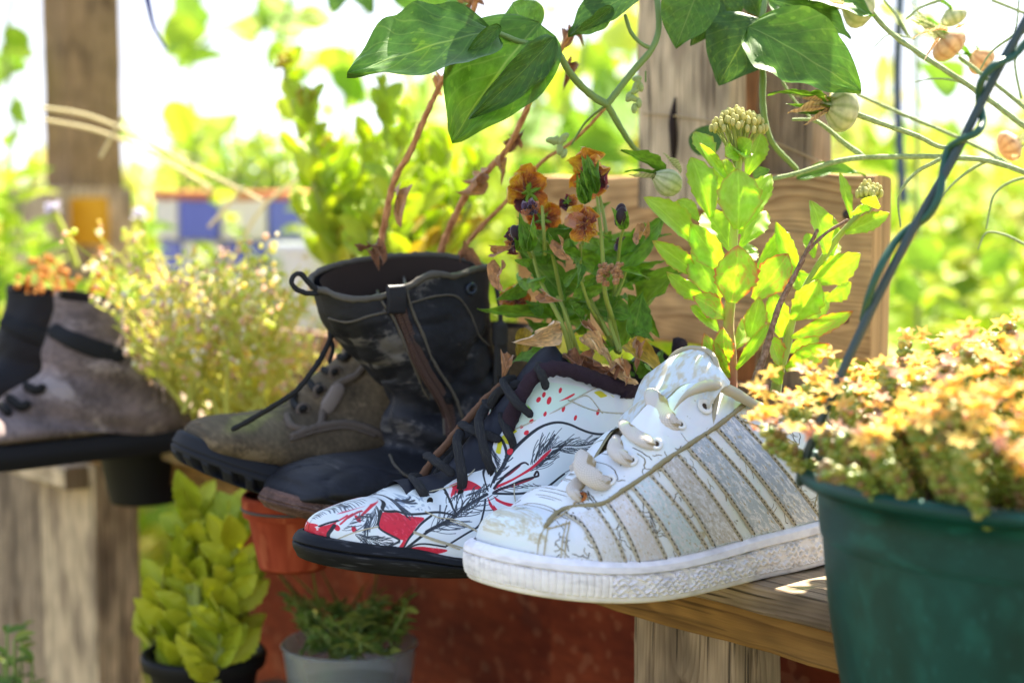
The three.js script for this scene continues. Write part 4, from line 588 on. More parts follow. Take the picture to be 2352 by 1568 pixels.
{ // mauve suede boot further along the bench
  const fr = shoeFrame([-0.515, -1.345], 40), L = 0.3;
  const sh = thing('mauve_boot', 'faded mauve suede boot with black laces standing over a pale bench leg', 'boot'); sh.position.copy(fr.O); sh.rotation.y = fr.rotY;
  const l = (X, Y) => fr.toLocal(...ZE(X, Y), 0);
  const rings = [[l(248, 25), l(452, 30), 0.036, 0.2], [l(240, 90), l(462, 110), 0.037], [l(215, 170), l(480, 210), 0.039], [l(195, 260), l(540, 300), 0.042], [l(160, 330), l(640, 370), 0.043], [l(95, 375), l(730, 430), 0.043], [l(30, 420), l(785, 490), 0.042], [l(-60, 470), l(770, 560), 0.043], [l(-180, 500), [0.22, 0.018], 0.046], [l(-320, 530), [0.13, 0.018], 0.048], [l(-460, 560), [0.06, 0.022], 0.046], [[0.02, 0.06], [0.02, 0.036], 0.03], [[0.01, 0.05], [0.011, 0.042], 0.006]];
  const B = boot(fr, rings, { n: 50, nv: 80, wrinkle: (x, y, z, v) => 0.003 * fbm(x * 18, y * 24, z * 18, 4) + 0.003 * Math.sin(y * 150 + x * 40) * ss(0.1, 0.3, v) * (1 - ss(0.5, 0.6, v)) });
  const lt = leatherTex(41, [112, 99, 95], [160, 146, 138], 0.16);
  const skin = part('upper', B.skin, std({ map: lt, bumpMap: lt, bumpScale: 0.0006, roughness: 0.95 }), sh); part('lining', B.liner, std({ color: lin(0.03, 0.025, 0.022), roughness: 1 }), sh);
  const lat = plan(L, 0.046, 0.041, 0.038), yb = (x) => 0.014 * Math.pow(Math.max(0, 1 - x / 0.12), 1.8);
  part('sole', soleGeo(L, lat, lat, yb, (x) => yb(x) + 0.02, { n: 240, nv: 14, bulge: 0.003 }), std({ color: lin(0.015, 0.015, 0.017), roughness: 0.8 }), sh);
  const dk = std({ color: lin(0.015, 0.015, 0.015), roughness: 0.9 });
  const st = traceOn(skin, ZE, [[222, 150], [300, 190], [400, 230], [470, 250]], 0.001); if (st.length > 1) part('ankle_strap', tube(st, 0.008, { seg: 24, rad: 8, flat: 0.4, up: V(-0.3, 0.3, 0.9) }), dk, sh);
  for (const P of [[[110, 385], [150, 400], [170, 390]], [[40, 430], [90, 460], [110, 450]], [[5, 460], [30, 490]]]) { const q = traceOn(skin, ZE, P, 0.003); if (q.length > 1) part('lace', tube(q, 0.004, { seg: 12, rad: 7 }), dk, sh); }
  // its black fellow one place further along
  const o2 = sh.clone(); o2.name = 'black_walking_boot'; o2.userData = {}; tag(o2, 'plain black boot standing behind the mauve suede boot', 'boot'); o2.position.addScaledVector(S, 0.125).addScaledVector(H, 0.01); o2.traverse((m) => { if (m.isMesh) m.material = m.name === 'upper' ? std({ color: lin(0.014, 0.013, 0.014), roughness: 0.75 }) : dk; }); scene.add(o2);
}
// ---------- leaves as single meshes that share a few blades ----------
const tmpM = new THREE.Matrix4();
function leafAt(parent, geos, mats, a, b, face, ws = 1, name = 'leaf') {
  const g = Array.isArray(geos) ? geos[Math.floor(rnd() * geos.length)] : geos, m = Array.isArray(mats) ? mats[Math.floor(rnd() * mats.length)] : mats;
  const o = new THREE.Mesh(g, m); o.name = name; o.castShadow = o.receiveShadow = true;
  const x = b.clone().sub(a), L = x.length(); x.normalize(); const y = face.clone().addScaledVector(x, -face.dot(x)); if (y.lengthSq() < 1e-6) y.set(0.3, 0.5, 0.8).addScaledVector(x, -y.dot(x)); y.normalize();
  o.quaternion.setFromRotationMatrix(tmpM.makeBasis(x, y, x.clone().cross(y))); o.position.copy(a).sub(parent.position); o.scale.set(L, L, L * ws); parent.add(o); return o;
}
const TOCAM = V(0, 0.12, 1);
const jit = (s) => V(R(-s, s), R(-s, s), R(-s, s));
const stemTube = (P, r0, r1, o = {}) => tube(P, (t) => mix(r0, r1, t), { seg: 10 + P.length * 6, rad: 7, ...o });
const rel = (g, parent) => { g.translate(-parent.position.x, -parent.position.y, -parent.position.z); return g; };
const variants = (n, f) => Array.from({ length: n }, (_, i) => f(i));
const sedumBlades = variants(6, (i) => blade(1, 1, 'sedum', { nu: 28, nv: 8, cup: 0.2 + 0.05 * (i % 3), bend: 0.16 - 0.1 * (i % 2), teeth: 0.14, toothN: 4 + (i % 3), seed: i * 3.1, ripple: 0.03, thick: 0.05 }));
const sedT = (seed, red) => ptex(128, 128, (u, v) => { const e = Math.abs(v - 0.5) * 2, a = fbm(u * 6, v * 6, seed, 4), b = n3(u * 50, v * 50, seed) * 0.5, vein = Math.exp(-Math.pow(e / 0.05, 2)) * 0.1; const rd = clamp(red * (ss(0.8, 1, e + a * 0.12) + ss(0.88, 1, u) + (red > 0.6 ? ss(0.05, 0.4, a) * 0.5 : 0))); return [mix(204 + a * 16 + b * 6, 236, rd), mix(234 + a * 12 + b * 6, 150, rd), mix(96 + a * 26, 100, rd)].map((x) => x * (1 + vein)); });
const sedumMats = [sedT(1, 0.25), sedT(5, 0.3), sedT(9, 0.18)].map((t) => phys({ map: t, transmission: 0.74, thickness: 0, roughness: 0.62, specularIntensity: 0.5 }));
const sedumRed = [sedT(21, 0.7), sedT(25, 0.5)].map((t) => phys({ map: t, transmission: 0.66, thickness: 0, roughness: 0.62, specularIntensity: 0.5 }));
const stemGreen = phys({ color: lin(0.34, 0.4, 0.08), roughness: 0.7, transmission: 0.2, thickness: 0 });

{ // sedum growing out of the white sneaker
  rnd = mulberry(33);
  const base = SNEAKER.O.clone().addScaledVector(SNEAKER.X, 0.2).setY(0.06);
  const p = thing('sedum_plant', 'lime green toothed sedum growing out of the white sneaker', 'plant', null, base);
  const A = (X, Y, d) => at(...ZP(X, Y), d);
  part('stem', rel(stemTube([A(1440, 1480, 1.06), A(1440, 1290, 1.055), A(1428, 1130, 1.055), A(1450, 900, 1.05), A(1457, 650, 1.05), A(1475, 400, 1.055), A(1487, 230, 1.06)], 0.0042, 0.0018), p), phys({ map: ptex(64, 256, (u, v) => { const k = ss(0.02, 0.5, 0.52 - v + 0.2 * fbm(u * 3, v * 9, 3, 3)); return [mix(178, 190, k), mix(196, 128, k), mix(74, 96, k)]; }), roughness: 0.7, transmission: 0.2, thickness: 0 }), p);
  part('stem', rel(stemTube([A(1670, 1500, 1.08), A(1690, 1380, 1.08), A(1730, 1240, 1.08), A(1765, 1080, 1.08), A(1880, 850, 1.08), A(1980, 700, 1.075), A(2080, 585, 1.07), A(2150, 500, 1.07)], 0.0036, 0.0016), p), stemGreen, p);
  const Lf = [ // base, tip, width, depth, depth change, red
    [1478, 635, 1480, 318, 235, 1.035, 0.0], [1335, 575, 1240, 252, 165, 1.055, 0.01], [1400, 480, 1412, 262, 130, 1.07, 0.01], [1350, 310, 1255, 118, 115, 1.06, 0.015], [1430, 390, 1283, 188, 60, 1.045, -0.01], [1525, 350, 1602, 128, 130, 1.06, 0.01], [1265, 720, 998, 466, 150, 1.05, -0.015], [1275, 590, 1160, 478, 95, 1.075, 0.01], [1480, 660, 1652, 340, 130, 1.055, 0.02], [1440, 745, 1300, 532, 185, 1.06, 0.02],
    [1425, 860, 1232, 608, 165, 1.045, 0.0], [1490, 725, 1632, 528, 125, 1.065, 0.02], [1575, 835, 1748, 648, 115, 1.07, 0.02], [1445, 1015, 1482, 722, 240, 1.03, -0.01, 2], [1385, 995, 1240, 735, 175, 1.05, 0.01, 1], [1560, 1000, 1742, 762, 180, 1.05, 0.0, 1], [1265, 872, 1043, 698, 115, 1.06, -0.01, 1], [1310, 1002, 1112, 868, 95, 1.055, -0.01, 1], [1412, 1095, 1248, 982, 135, 1.05, -0.01, 2], [1375, 1165, 1232, 1030, 115, 1.045, 0, 2], [1535, 1195, 1592, 988, 120, 1.035, -0.01, 2], [1430, 1405, 1300, 1180, 120, 1.045, -0.01, 2], [1420, 1330, 1395, 1150, 110, 1.04, -0.01, 2], [1468, 1362, 1645, 1118, 70, 1.05, 0.0, 2], [1455, 1255, 1560, 1090, 120, 1.06, 0.02, 1], [1460, 850, 1560, 700, 120, 1.07, 0.03],
    [1725, 1362, 1955, 1232, 130, 1.07, -0.01, 1], [1735, 1265, 1905, 1192, 120, 1.085, 0.01], [1755, 1195, 2078, 1062, 95, 1.07, -0.005, 1], [1762, 1105, 1900, 905, 175, 1.065, -0.01], [1800, 1085, 1968, 978, 140, 1.09, 0.02], [1870, 910, 2114, 768, 155, 1.07, -0.01], [1935, 1000, 2072, 915, 115, 1.09, 0.01], [1930, 765, 1868, 482, 135, 1.065, 0], [1962, 785, 1972, 568, 95, 1.085, 0.01], [1872, 785, 1834, 650, 75, 1.08, 0.01], [2066, 578, 2008, 338, 60, 1.07, 0.005], [2035, 655, 2268, 550, 95, 1.065, -0.005], [1795, 905, 1676, 598, 95, 1.075, 0.0], [1705, 1195, 1655, 955, 125, 1.075, -0.005], [1695, 1345, 1640, 1190, 115, 1.07, -0.01, 1], [1840, 1000, 1780, 840, 110, 1.095, 0.01], [1700, 1440, 1640, 1330, 80, 1.07, -0.01, 1], [1900, 830, 2000, 700, 90, 1.095, 0.02],
  ];
  for (const [x0, y0, x1, y1, w, d, dd, red] of Lf) { const a = A(x0, y0, d + 0.004), b = A(x1, y1, d + dd), L = a.distanceTo(b), W = 0.98 * w / 2352 * 1700 / 1.63265 / FP * d; leafAt(p, sedumBlades, red === 2 ? sedumRed : red === 1 && rnd() < 0.5 ? sedumRed : sedumMats, a, b, TOCAM.clone().add(jit(0.45)), W / L); }
  // flower head: short stalks with buds
  const head = (cx, cy, d, rx, n, nm) => {
    const c = A(cx, cy, d), l = [], st = [], o = c.clone().add(V(0, -0.028 * rx, 0)); for (let i = 0; i < n; i++) { const a = i * 2.4, r = Math.sqrt(i / n), q = c.clone().add(V(Math.cos(a) * r * 0.02 * rx, (1 - r * r) * 0.014 * rx + R(-0.002, 0.002), Math.sin(a) * r * 0.016 * rx)); const g = new THREE.SphereGeometry(0.0019, 7, 6); g.scale(0.8, 1.35, 0.8); g.translate(q.x, q.y, q.z); l.push(g); if (i % 2) st.push(tube([o, o.clone().lerp(q, 0.6).add(V(0, 0.002, 0)), q], 0.0006, { seg: 6, rad: 4 })); }
    const hd = part(nm, rel(merge(st), p), stemGreen, p); part('buds', rel(merge(l), p), leafMat(lin(0.6, 0.56, 0.2), 0.3), hd); return o;
  };
  head(1480, 125, 1.06, 0.88, 80, 'flower_head'); head(2160, 455, 1.07, 0.42, 34, 'flower_head');
  for (const [x0, y0, x1, y1, w] of [[1470, 235, 1420, 250, 50], [1490, 235, 1545, 175, 60], [1480, 235, 1515, 255, 46], [2150, 510, 2190, 470, 70], [2100, 560, 2120, 510, 34]]) leafAt(p, sedumBlades, sedumMats, A(x0, y0, 1.058), A(x1, y1, 1.045), TOCAM.clone().add(jit(0.3)), 0.9, 'bract');
  // dead twig leaning in the shoe
  const tw = thing('dead_twig', 'bare grey brown twig leaning through the sedum in the white sneaker', 'twig', null, base.clone());
  const tm = std({ map: ptex(64, 256, (u, v) => { const a = fbm(u * 4, v * 30, 2, 4) * 50; return [128 + a, 104 + a, 84 + a]; }), roughness: 0.95 });
  part('branch', rel(tube([A(1540, 1530, 1.035), A(1560, 1440, 1.03), A(1620, 1270, 1.03), A(1690, 1040, 1.03), A(1785, 850, 1.035), A(1890, 640, 1.04)], (t) => mix(0.0027, 0.0011, t), { seg: 60, rad: 7, noise: 0.25, nf: 250 }), tw), tm, tw);
  part('branch', rel(tube([A(1835, 755, 1.037), A(1930, 660, 1.045), A(2045, 588, 1.05)], 0.0011, { seg: 24, rad: 6, noise: 0.2 }), tw), tm, tw);
}
// ---------- pansies in the painted shoe ----------
const greenT = (seed, c, c2) => ptex(128, 128, (u, v) => { const e = Math.abs(v - 0.5) * 2, a = fbm(u * 5, v * 5, seed, 4), vn = Math.exp(-Math.pow(e / 0.05, 2)), q = (u + e * 0.25) * 8, sv = Math.exp(-Math.pow((q - Math.round(q)) / 0.1, 2)) * 0.5 * (1 - e * 0.5); return [0, 1, 2].map((k) => mix(c[k] * (1 + a * 0.3), c2[k], Math.max(vn, sv) * 0.7)); });
const pansyLeafM = [[118, 164, 44], [130, 174, 50], [100, 146, 46]].map((c, i) => phys({ map: greenT(60 + i, c, [150, 180, 92]), transmission: 0.42, thickness: 0, roughness: 0.6, specularIntensity: 0.5 }));
const pansyBlades = variants(5, (i) => blade(1, 1, 'lance', { nu: 14, nv: 6, cup: 0.3, bend: 0.25 - 0.2 * (i % 3), teeth: 0.12, toothN: 6, ripple: 0.06, seed: i * 2.7, twist: (i - 2) * 0.25 }));
const dryBlades = variants(4, (i) => blade(1, 1, 'lance', { nu: 14, nv: 8, cup: 0.9, bend: 0.5, ripple: 0.25, seed: i * 5.3 + 1, twist: (i - 1.5) * 0.9 }));
const dryM = [[222, 186, 134], [188, 138, 92], [154, 106, 70]].map((c, i) => phys({ map: greenT(80 + i, c, c.map((x) => x * 0.75)), transmission: 0.35, thickness: 0, roughness: 0.85 }));
{
  rnd = mulberry(44);
  const A = (X, Y, d) => at(...ZY(X, Y), d), base = A(830, 1400, 1.11);
  const p = thing('pansy_plant', 'straggly orange and maroon pansies growing from the painted shoe', 'plant', null, base);
  const sm = phys({ color: lin(0.34, 0.42, 0.06), roughness: 0.6, transmission: 0.3, thickness: 0 });
  const stems = [[[690, 1400], [600, 1120], [560, 950], [505, 700], [470, 620]], [[945, 1340], [900, 1130], [850, 950], [832, 650], [800, 330]], [[640, 1390], [580, 1180], [480, 980], [420, 850], [375, 680]], [[880, 1230], [760, 1000], [700, 850], [690, 640]], [[910, 1000], [935, 770], [955, 600], [985, 490]], [[460, 700], [450, 540], [440, 390]], [[860, 560], [840, 430], [815, 310]], [[930, 1340], [840, 1190], [760, 1060], [690, 860]], [[690, 1400], [640, 1240], [590, 1080], [540, 980]], [[940, 1330], [880, 1100], [960, 900], [1000, 780]], [[700, 640], [720, 580], [715, 520]], [[370, 720], [340, 670], [290, 640]]];
  stems.forEach((q, i) => part('stem', rel(stemTube(q.map(([X, Y], k) => A(X, Y, 1.1 + 0.012 * Math.sin(i * 2 + k))), i < 3 ? 0.002 : 0.0014, 0.001), p), sm, p));
  const lv = [[510, 1110, 0, 1072, 90], [575, 1010, 770, 1022, 80], [800, 790, 578, 678, 150], [950, 720, 1170, 518, 85], [960, 775, 1250, 745, 40], [950, 800, 1165, 862, 60], [1040, 1270, 1090, 950, 190], [1000, 965, 1215, 1255, 100], [345, 900, 140, 1000, 110], [470, 850, 250, 868, 70], [820, 660, 690, 600, 110], [650, 760, 690, 900, 90], [580, 900, 700, 780, 80], [900, 1060, 1000, 960, 70], [650, 1200, 760, 1080, 90], [560, 700, 480, 560, 80], [830, 700, 960, 650, 60], [880, 620, 800, 560, 70], [1010, 700, 1100, 480, 60], [640, 980, 780, 870, 100], [740, 960, 560, 830, 90], [440, 1100, 330, 1000, 90], [1000, 1120, 880, 980, 100], [560, 1180, 390, 1150, 70], [1060, 1380, 1180, 1490, 90], [1120, 1400, 1250, 1340, 80], [930, 1400, 1080, 1480, 90], [540, 1400, 640, 1440, 60], [560, 1440, 700, 1400, 60], [760, 1400, 640, 1300, 60], [980, 900, 1090, 820, 90], [700, 1120, 600, 1000, 80], [360, 760, 250, 740, 60], [410, 720, 520, 640, 80], [780, 840, 900, 740, 80]];
  for (const [x0, y0, x1, y1, w] of lv) { const d = R(1.085, 1.15), a = A(x0, y0, d), b = A(x1, y1, d + R(-0.03, 0.03)), W = w / 1254 * 720 / 1.63265 / FP * d; leafAt(p, pansyBlades, pansyLeafM, a, b, TOCAM.clone().add(jit(0.7)), W / a.distanceTo(b)); }
  for (let i = 0; i < 46; i++) { const a = A(R(420, 1080), R(640, 1400), R(1.1, 1.19)), b = a.clone().add(V(R(-0.035, 0.035), R(-0.01, 0.035), R(-0.03, 0.02))); leafAt(p, pansyBlades, pansyLeafM, a, b, V(R(-0.6, 0.6), R(0.1, 1), R(0, 1)), R(0.28, 0.5)); }
  const ylw = phys({ map: greenT(91, [190, 158, 40], [160, 130, 50]), transmission: 0.4, thickness: 0, roughness: 0.7 });
  leafAt(p, pansyBlades, ylw, A(1000, 1275, 1.09), A(1240, 1480, 1.07), V(-0.3, 0.5, 1), 0.42); leafAt(p, pansyBlades, ylw, A(330, 1180, 1.13), A(280, 1395, 1.13), V(0.2, 0.1, 1), 0.55); leafAt(p, pansyBlades, ylw, A(560, 1260, 1.12), A(420, 1380, 1.12), V(0.2, 0.3, 1), 0.5);
  for (const [x0, y0, x1, y1, w, m] of [[560, 1185, 288, 1290, 0.5, 0], [690, 1250, 930, 1430, 0.34, 0], [165, 790, 145, 935, 0.6, 1], [450, 960, 540, 1010, 0.6, 1], [600, 1350, 720, 1470, 0.5, 2], [760, 1340, 860, 1480, 0.6, 2], [960, 1400, 1040, 1560, 0.5, 0], [930, 1430, 1010, 1540, 0.5, 1], [700, 1420, 900, 1500, 0.4, 2], [1120, 580, 1040, 620, 0.6, 1], [240, 1370, 180, 1490, 0.5, 1], [560, 640, 600, 740, 0.6, 1], [700, 1160, 860, 1280, 0.16, 1], [1030, 1280, 1070, 1440, 0.2, 1], [870, 1480, 960, 1400, 0.5, 2], [640, 1440, 740, 1380, 0.4, 1], [130, 700, 230, 650, 0.5, 1]]) leafAt(p, dryBlades, dryM[m], A(x0, y0, 1.085), A(x1, y1, 1.075), TOCAM.clone().add(jit(0.5)), w, 'dry_leaf');
  { const l = []; const c = A(890, 832, 1.08); for (let i = 0; i < 40; i++) { const g = new THREE.IcosahedronGeometry(R(0.0012, 0.0024), 0); const q = jit(0.008); g.translate(c.x + q.x, c.y + q.y * 0.8, c.z + q.z); l.push(g); } part('dry_flower', rel(merge(l), p), dryM[1], p); }
  // flowers: broad ruffled petals with streaks
  const petT = (seed, a, b, edge) => ptex(128, 128, (u, v) => { const e = Math.abs(v - 0.5) * 2, s = n3(v * 26 + seed, u * 2.2, seed), k = ss(0.1, 0.75, 1 - u + s * 0.3), ed = ss(0.84, 0.98, Math.max(u, e) + 0.05 * n3(u * 9, v * 9, seed)); return [0, 1, 2].map((q) => mix(mix(a[q], b[q], k), edge[q], ed)); });
  const PM = { orange: [petT(1, [222, 146, 26], [130, 50, 16], [240, 186, 40]), petT(2, [206, 122, 22], [112, 36, 20], [236, 176, 36])], maroon: [petT(3, [96, 18, 44], [50, 8, 26], [150, 44, 60])], yellow: [petT(4, [224, 176, 30], [172, 90, 20], [236, 196, 40])], pale: [petT(6, [206, 140, 110], [176, 110, 70], [206, 150, 90])], violet: [petT(8, [96, 70, 110], [52, 34, 62], [150, 130, 150])] };
  for (const k in PM) PM[k] = PM[k].map((t) => phys({ map: t, transmission: 0.5, thickness: 0, roughness: 0.75 }));
  const petals = variants(4, (i) => blade(1, 1, 'petal', { nu: 16, nv: 10, cup: 0.25, bend: 0.3, ripple: 0.24, seed: i * 4.4 + 2 }));
  const flower = (cx, cy, d, r, kinds, face, spin = 0) => {
    const fl = new THREE.Group(); fl.name = 'flower'; const c = A(cx, cy, d); fl.position.copy(c).sub(p.position); p.add(fl);
    const n = face.clone().normalize(), ux = V(0, 1, 0).cross(n).normalize(), uy = n.clone().cross(ux), k = r / 1254 * 720 / 1.63265 / FP * d;
    [[1.57, 1.1], [0.75, 1], [2.4, 1], [-0.3, 0.9], [3.45, 0.9], [-1.57, 0.85]].forEach(([a, s], i) => { const q = ux.clone().multiplyScalar(Math.cos(a + spin)).addScaledVector(uy, Math.sin(a + spin)).addScaledVector(n, R(-0.05, 0.35)); const o = leafAt({ position: V(0, 0, 0), add: (m) => fl.add(m) }, petals, PM[kinds[i % kinds.length]], V(0, 0, 0).addScaledVector(n, i * 0.0006), q.multiplyScalar(k * s), n, R(0.85, 1.05), 'petal'); });
    for (let i = 0; i < 5; i++) { const a = i * 1.26 + spin, q = ux.clone().multiplyScalar(Math.cos(a)).addScaledVector(uy, Math.sin(a)).addScaledVector(n, -0.3); leafAt({ position: V(0, 0, 0), add: (m) => fl.add(m) }, pansyBlades, pansyLeafM, n.clone().multiplyScalar(-0.003), q.multiplyScalar(k * 0.5).addScaledVector(n, -0.003), n, 0.35, 'sepal'); }
  };
  flower(345, 300, 1.12, 165, ['orange', 'yellow', 'orange', 'yellow', 'orange', 'maroon'], V(-0.45, 0.1, -0.8), 0.1);
  flower(750, 200, 1.1, 175, ['orange', 'yellow', 'orange', 'orange', 'maroon'], V(0.5, 0.35, -0.75), -0.1);
  flower(705, 520, 1.085, 135, ['yellow', 'orange', 'pale', 'yellow', 'orange'], V(0.5, 0.2, 0.8), 0.4);
  flower(440, 480, 1.14, 130, ['orange', 'yellow', 'orange'], V(-0.1, -0.1, -1), 0.9);
  flower(262, 630, 1.09, 95, ['maroon', 'maroon', 'yellow', 'maroon', 'yellow'], V(-0.7, 0.1, 0.6), 0.2);
  flower(270, 1010, 1.15, 115, ['orange', 'yellow', 'orange'], V(-0.1, 0.3, 0.7), 0.6);
  flower(360, 400, 1.095, 70, ['violet', 'pale', 'violet'], V(0.3, -0.8, 0.8), 0); flower(610, 370, 1.12, 70, ['orange', 'maroon'], V(0.2, -0.5, -0.8), 0.5);
  flower(985, 665, 1.14, 80, ['maroon', 'maroon', 'violet'], V(0.4, 0.2, 0.6), 0.5);
  for (const [X, Y, m] of [[975, 455, 'maroon'], [290, 590, 'maroon']]) { const c = A(X, Y, 1.085), l = variants(4, (i) => { const g = new THREE.SphereGeometry(0.006, 10, 8); g.scale(0.62, 1, 0.62); g.rotateZ(R(-0.6, 0.6)); g.translate(c.x + R(-0.003, 0.003), c.y + R(-0.002, 0.003), c.z + R(-0.003, 0.003)); return g; }); part('bud', rel(merge(l), p), PM[m][0], p); for (let i = 0; i < 4; i++) leafAt(p, pansyBlades, pansyLeafM, c.clone().add(V(0, -0.008, 0)), c.clone().add(V(R(-0.008, 0.008), R(0, 0.006), 0.004)), TOCAM, 0.4, 'sepal'); }
  for (const [X, Y] of [[790, 180], [345, 560], [740, 250]]) { const c = A(X, Y, 1.08); for (let i = 0; i < 4; i++) leafAt(p, pansyBlades, pansyLeafM, c.clone().add(V(R(-0.002, 0.002), -0.012, 0)), c.clone().add(V(R(-0.012, 0.012), R(0.006, 0.014), R(0, 0.006))), TOCAM.clone().add(jit(0.4)), 0.3, 'sepal'); }
}
{ // dry stalks standing in the black boot
  rnd = mulberry(55);
  const A = (X, Y, d) => at(...ZV(X, Y), d), base = A(600, 1560, 1.26);
  const p = thing('dry_stalks', 'dead brown stalks with shrivelled leaves rising from the black boot', 'dead plant', null, base);
  const m = std({ map: ptex(64, 256, (u, v) => { const a = fbm(u * 4, v * 20, 2, 4) * 60; return [196 + a, 138 + a, 94 + a * 0.8]; }), roughness: 0.85 });
  const st = [[[345, 1640], [355, 1480], [385, 1280], [440, 1050], [530, 890], [620, 680], [720, 470], [800, 340], [900, 60], [930, -60]], [[690, 1600], [720, 1440], [790, 1280], [870, 1130], [1000, 990], [1110, 860], [1200, 680], [1260, 540], [1400, 320], [1480, 180]], [[770, 1590], [860, 1440], [970, 1310], [1070, 1210], [1220, 1040], [1330, 930], [1460, 850], [1580, 740], [1690, 620]]];
  st.forEach((q, i) => part('stalk', rel(tube(q.map(([X, Y], k) => A(X, Y, 1.25 - 0.012 * k)), (t) => mix(0.0028, 0.0016, t) * [1, 1, 0.65][i], { seg: 80, rad: 7, noise: 0.25, nf: 160 }), p), m, p));
  for (const [x0, y0, x1, y1, w] of [[930, 1040, 830, 1150, 0.7], [960, 1010, 850, 1080, 0.5], [1110, 860, 1190, 780, 0.6], [1140, 800, 1180, 860, 0.5], [1040, 940, 1080, 1060, 0.4], [1470, 180, 1420, 280, 0.6], [1470, 190, 1550, 240, 0.5], [1470, 370, 1440, 510, 0.4], [440, 1110, 470, 1330, 0.2], [720, 480, 700, 560, 0.4], [340, 1470, 330, 1560, 0.5], [330, 1430, 380, 1540, 0.5], [890, 30, 960, 10, 0.8], [860, 0, 920, 40, 0.8], [240, 1480, 340, 1440, 0.15], [820, 1520, 960, 1560, 0.12]]) leafAt(p, dryBlades, dryM[1 + (rnd() > 0.5 ? 1 : 0)], A(x0, y0, 1.2), A(x1, y1, 1.19), TOCAM.clone().add(jit(0.6)), w, 'dry_leaf');
}
// ---------- climbing bean over the uprights ----------
const beanT = (seed, c, c2) => ptex(256, 256, (u, v) => { const e = (v - 0.5) * 2, ae = Math.abs(e), a = fbm(u * 7, v * 7, seed, 5), mid = Math.exp(-Math.pow(ae / 0.025, 2)), q = (u * 0.9 - ae * 0.38) * 7.5, sv = Math.exp(-Math.pow((q - Math.round(q)) / 0.055, 2)) * 0.5, net = Math.pow(1 - Math.abs(n3(u * 26, v * 26, seed)), 7) * 0.2, spot = ss(0.66, 0.72, n3(u * 9, v * 9, seed + 4)); return [0, 1, 2].map((k) => mix(mix(c[k] * (1 + a * 0.2), c2[k], Math.max(mid, sv, net)), [150, 190, 60][k], spot * 0.35)); });
const beanM = [[84, 126, 42], [94, 138, 38], [78, 118, 44]].map((c, i) => { const t = beanT(70 + i, c, [138, 168, 74]); return phys({ map: t, bumpMap: t, bumpScale: 0.0012, transmission: 0.5, thickness: 0, roughness: 0.55, specularIntensity: 0.5 }); });
const beanBlades = variants(5, (i) => blade(1, 1, 'bean', { nu: 26, nv: 14, cup: 0.12, bend: 0.08 + 0.04 * i, ripple: 0.035, seed: i * 3.7, fold: 0.02 * (i % 3) }));
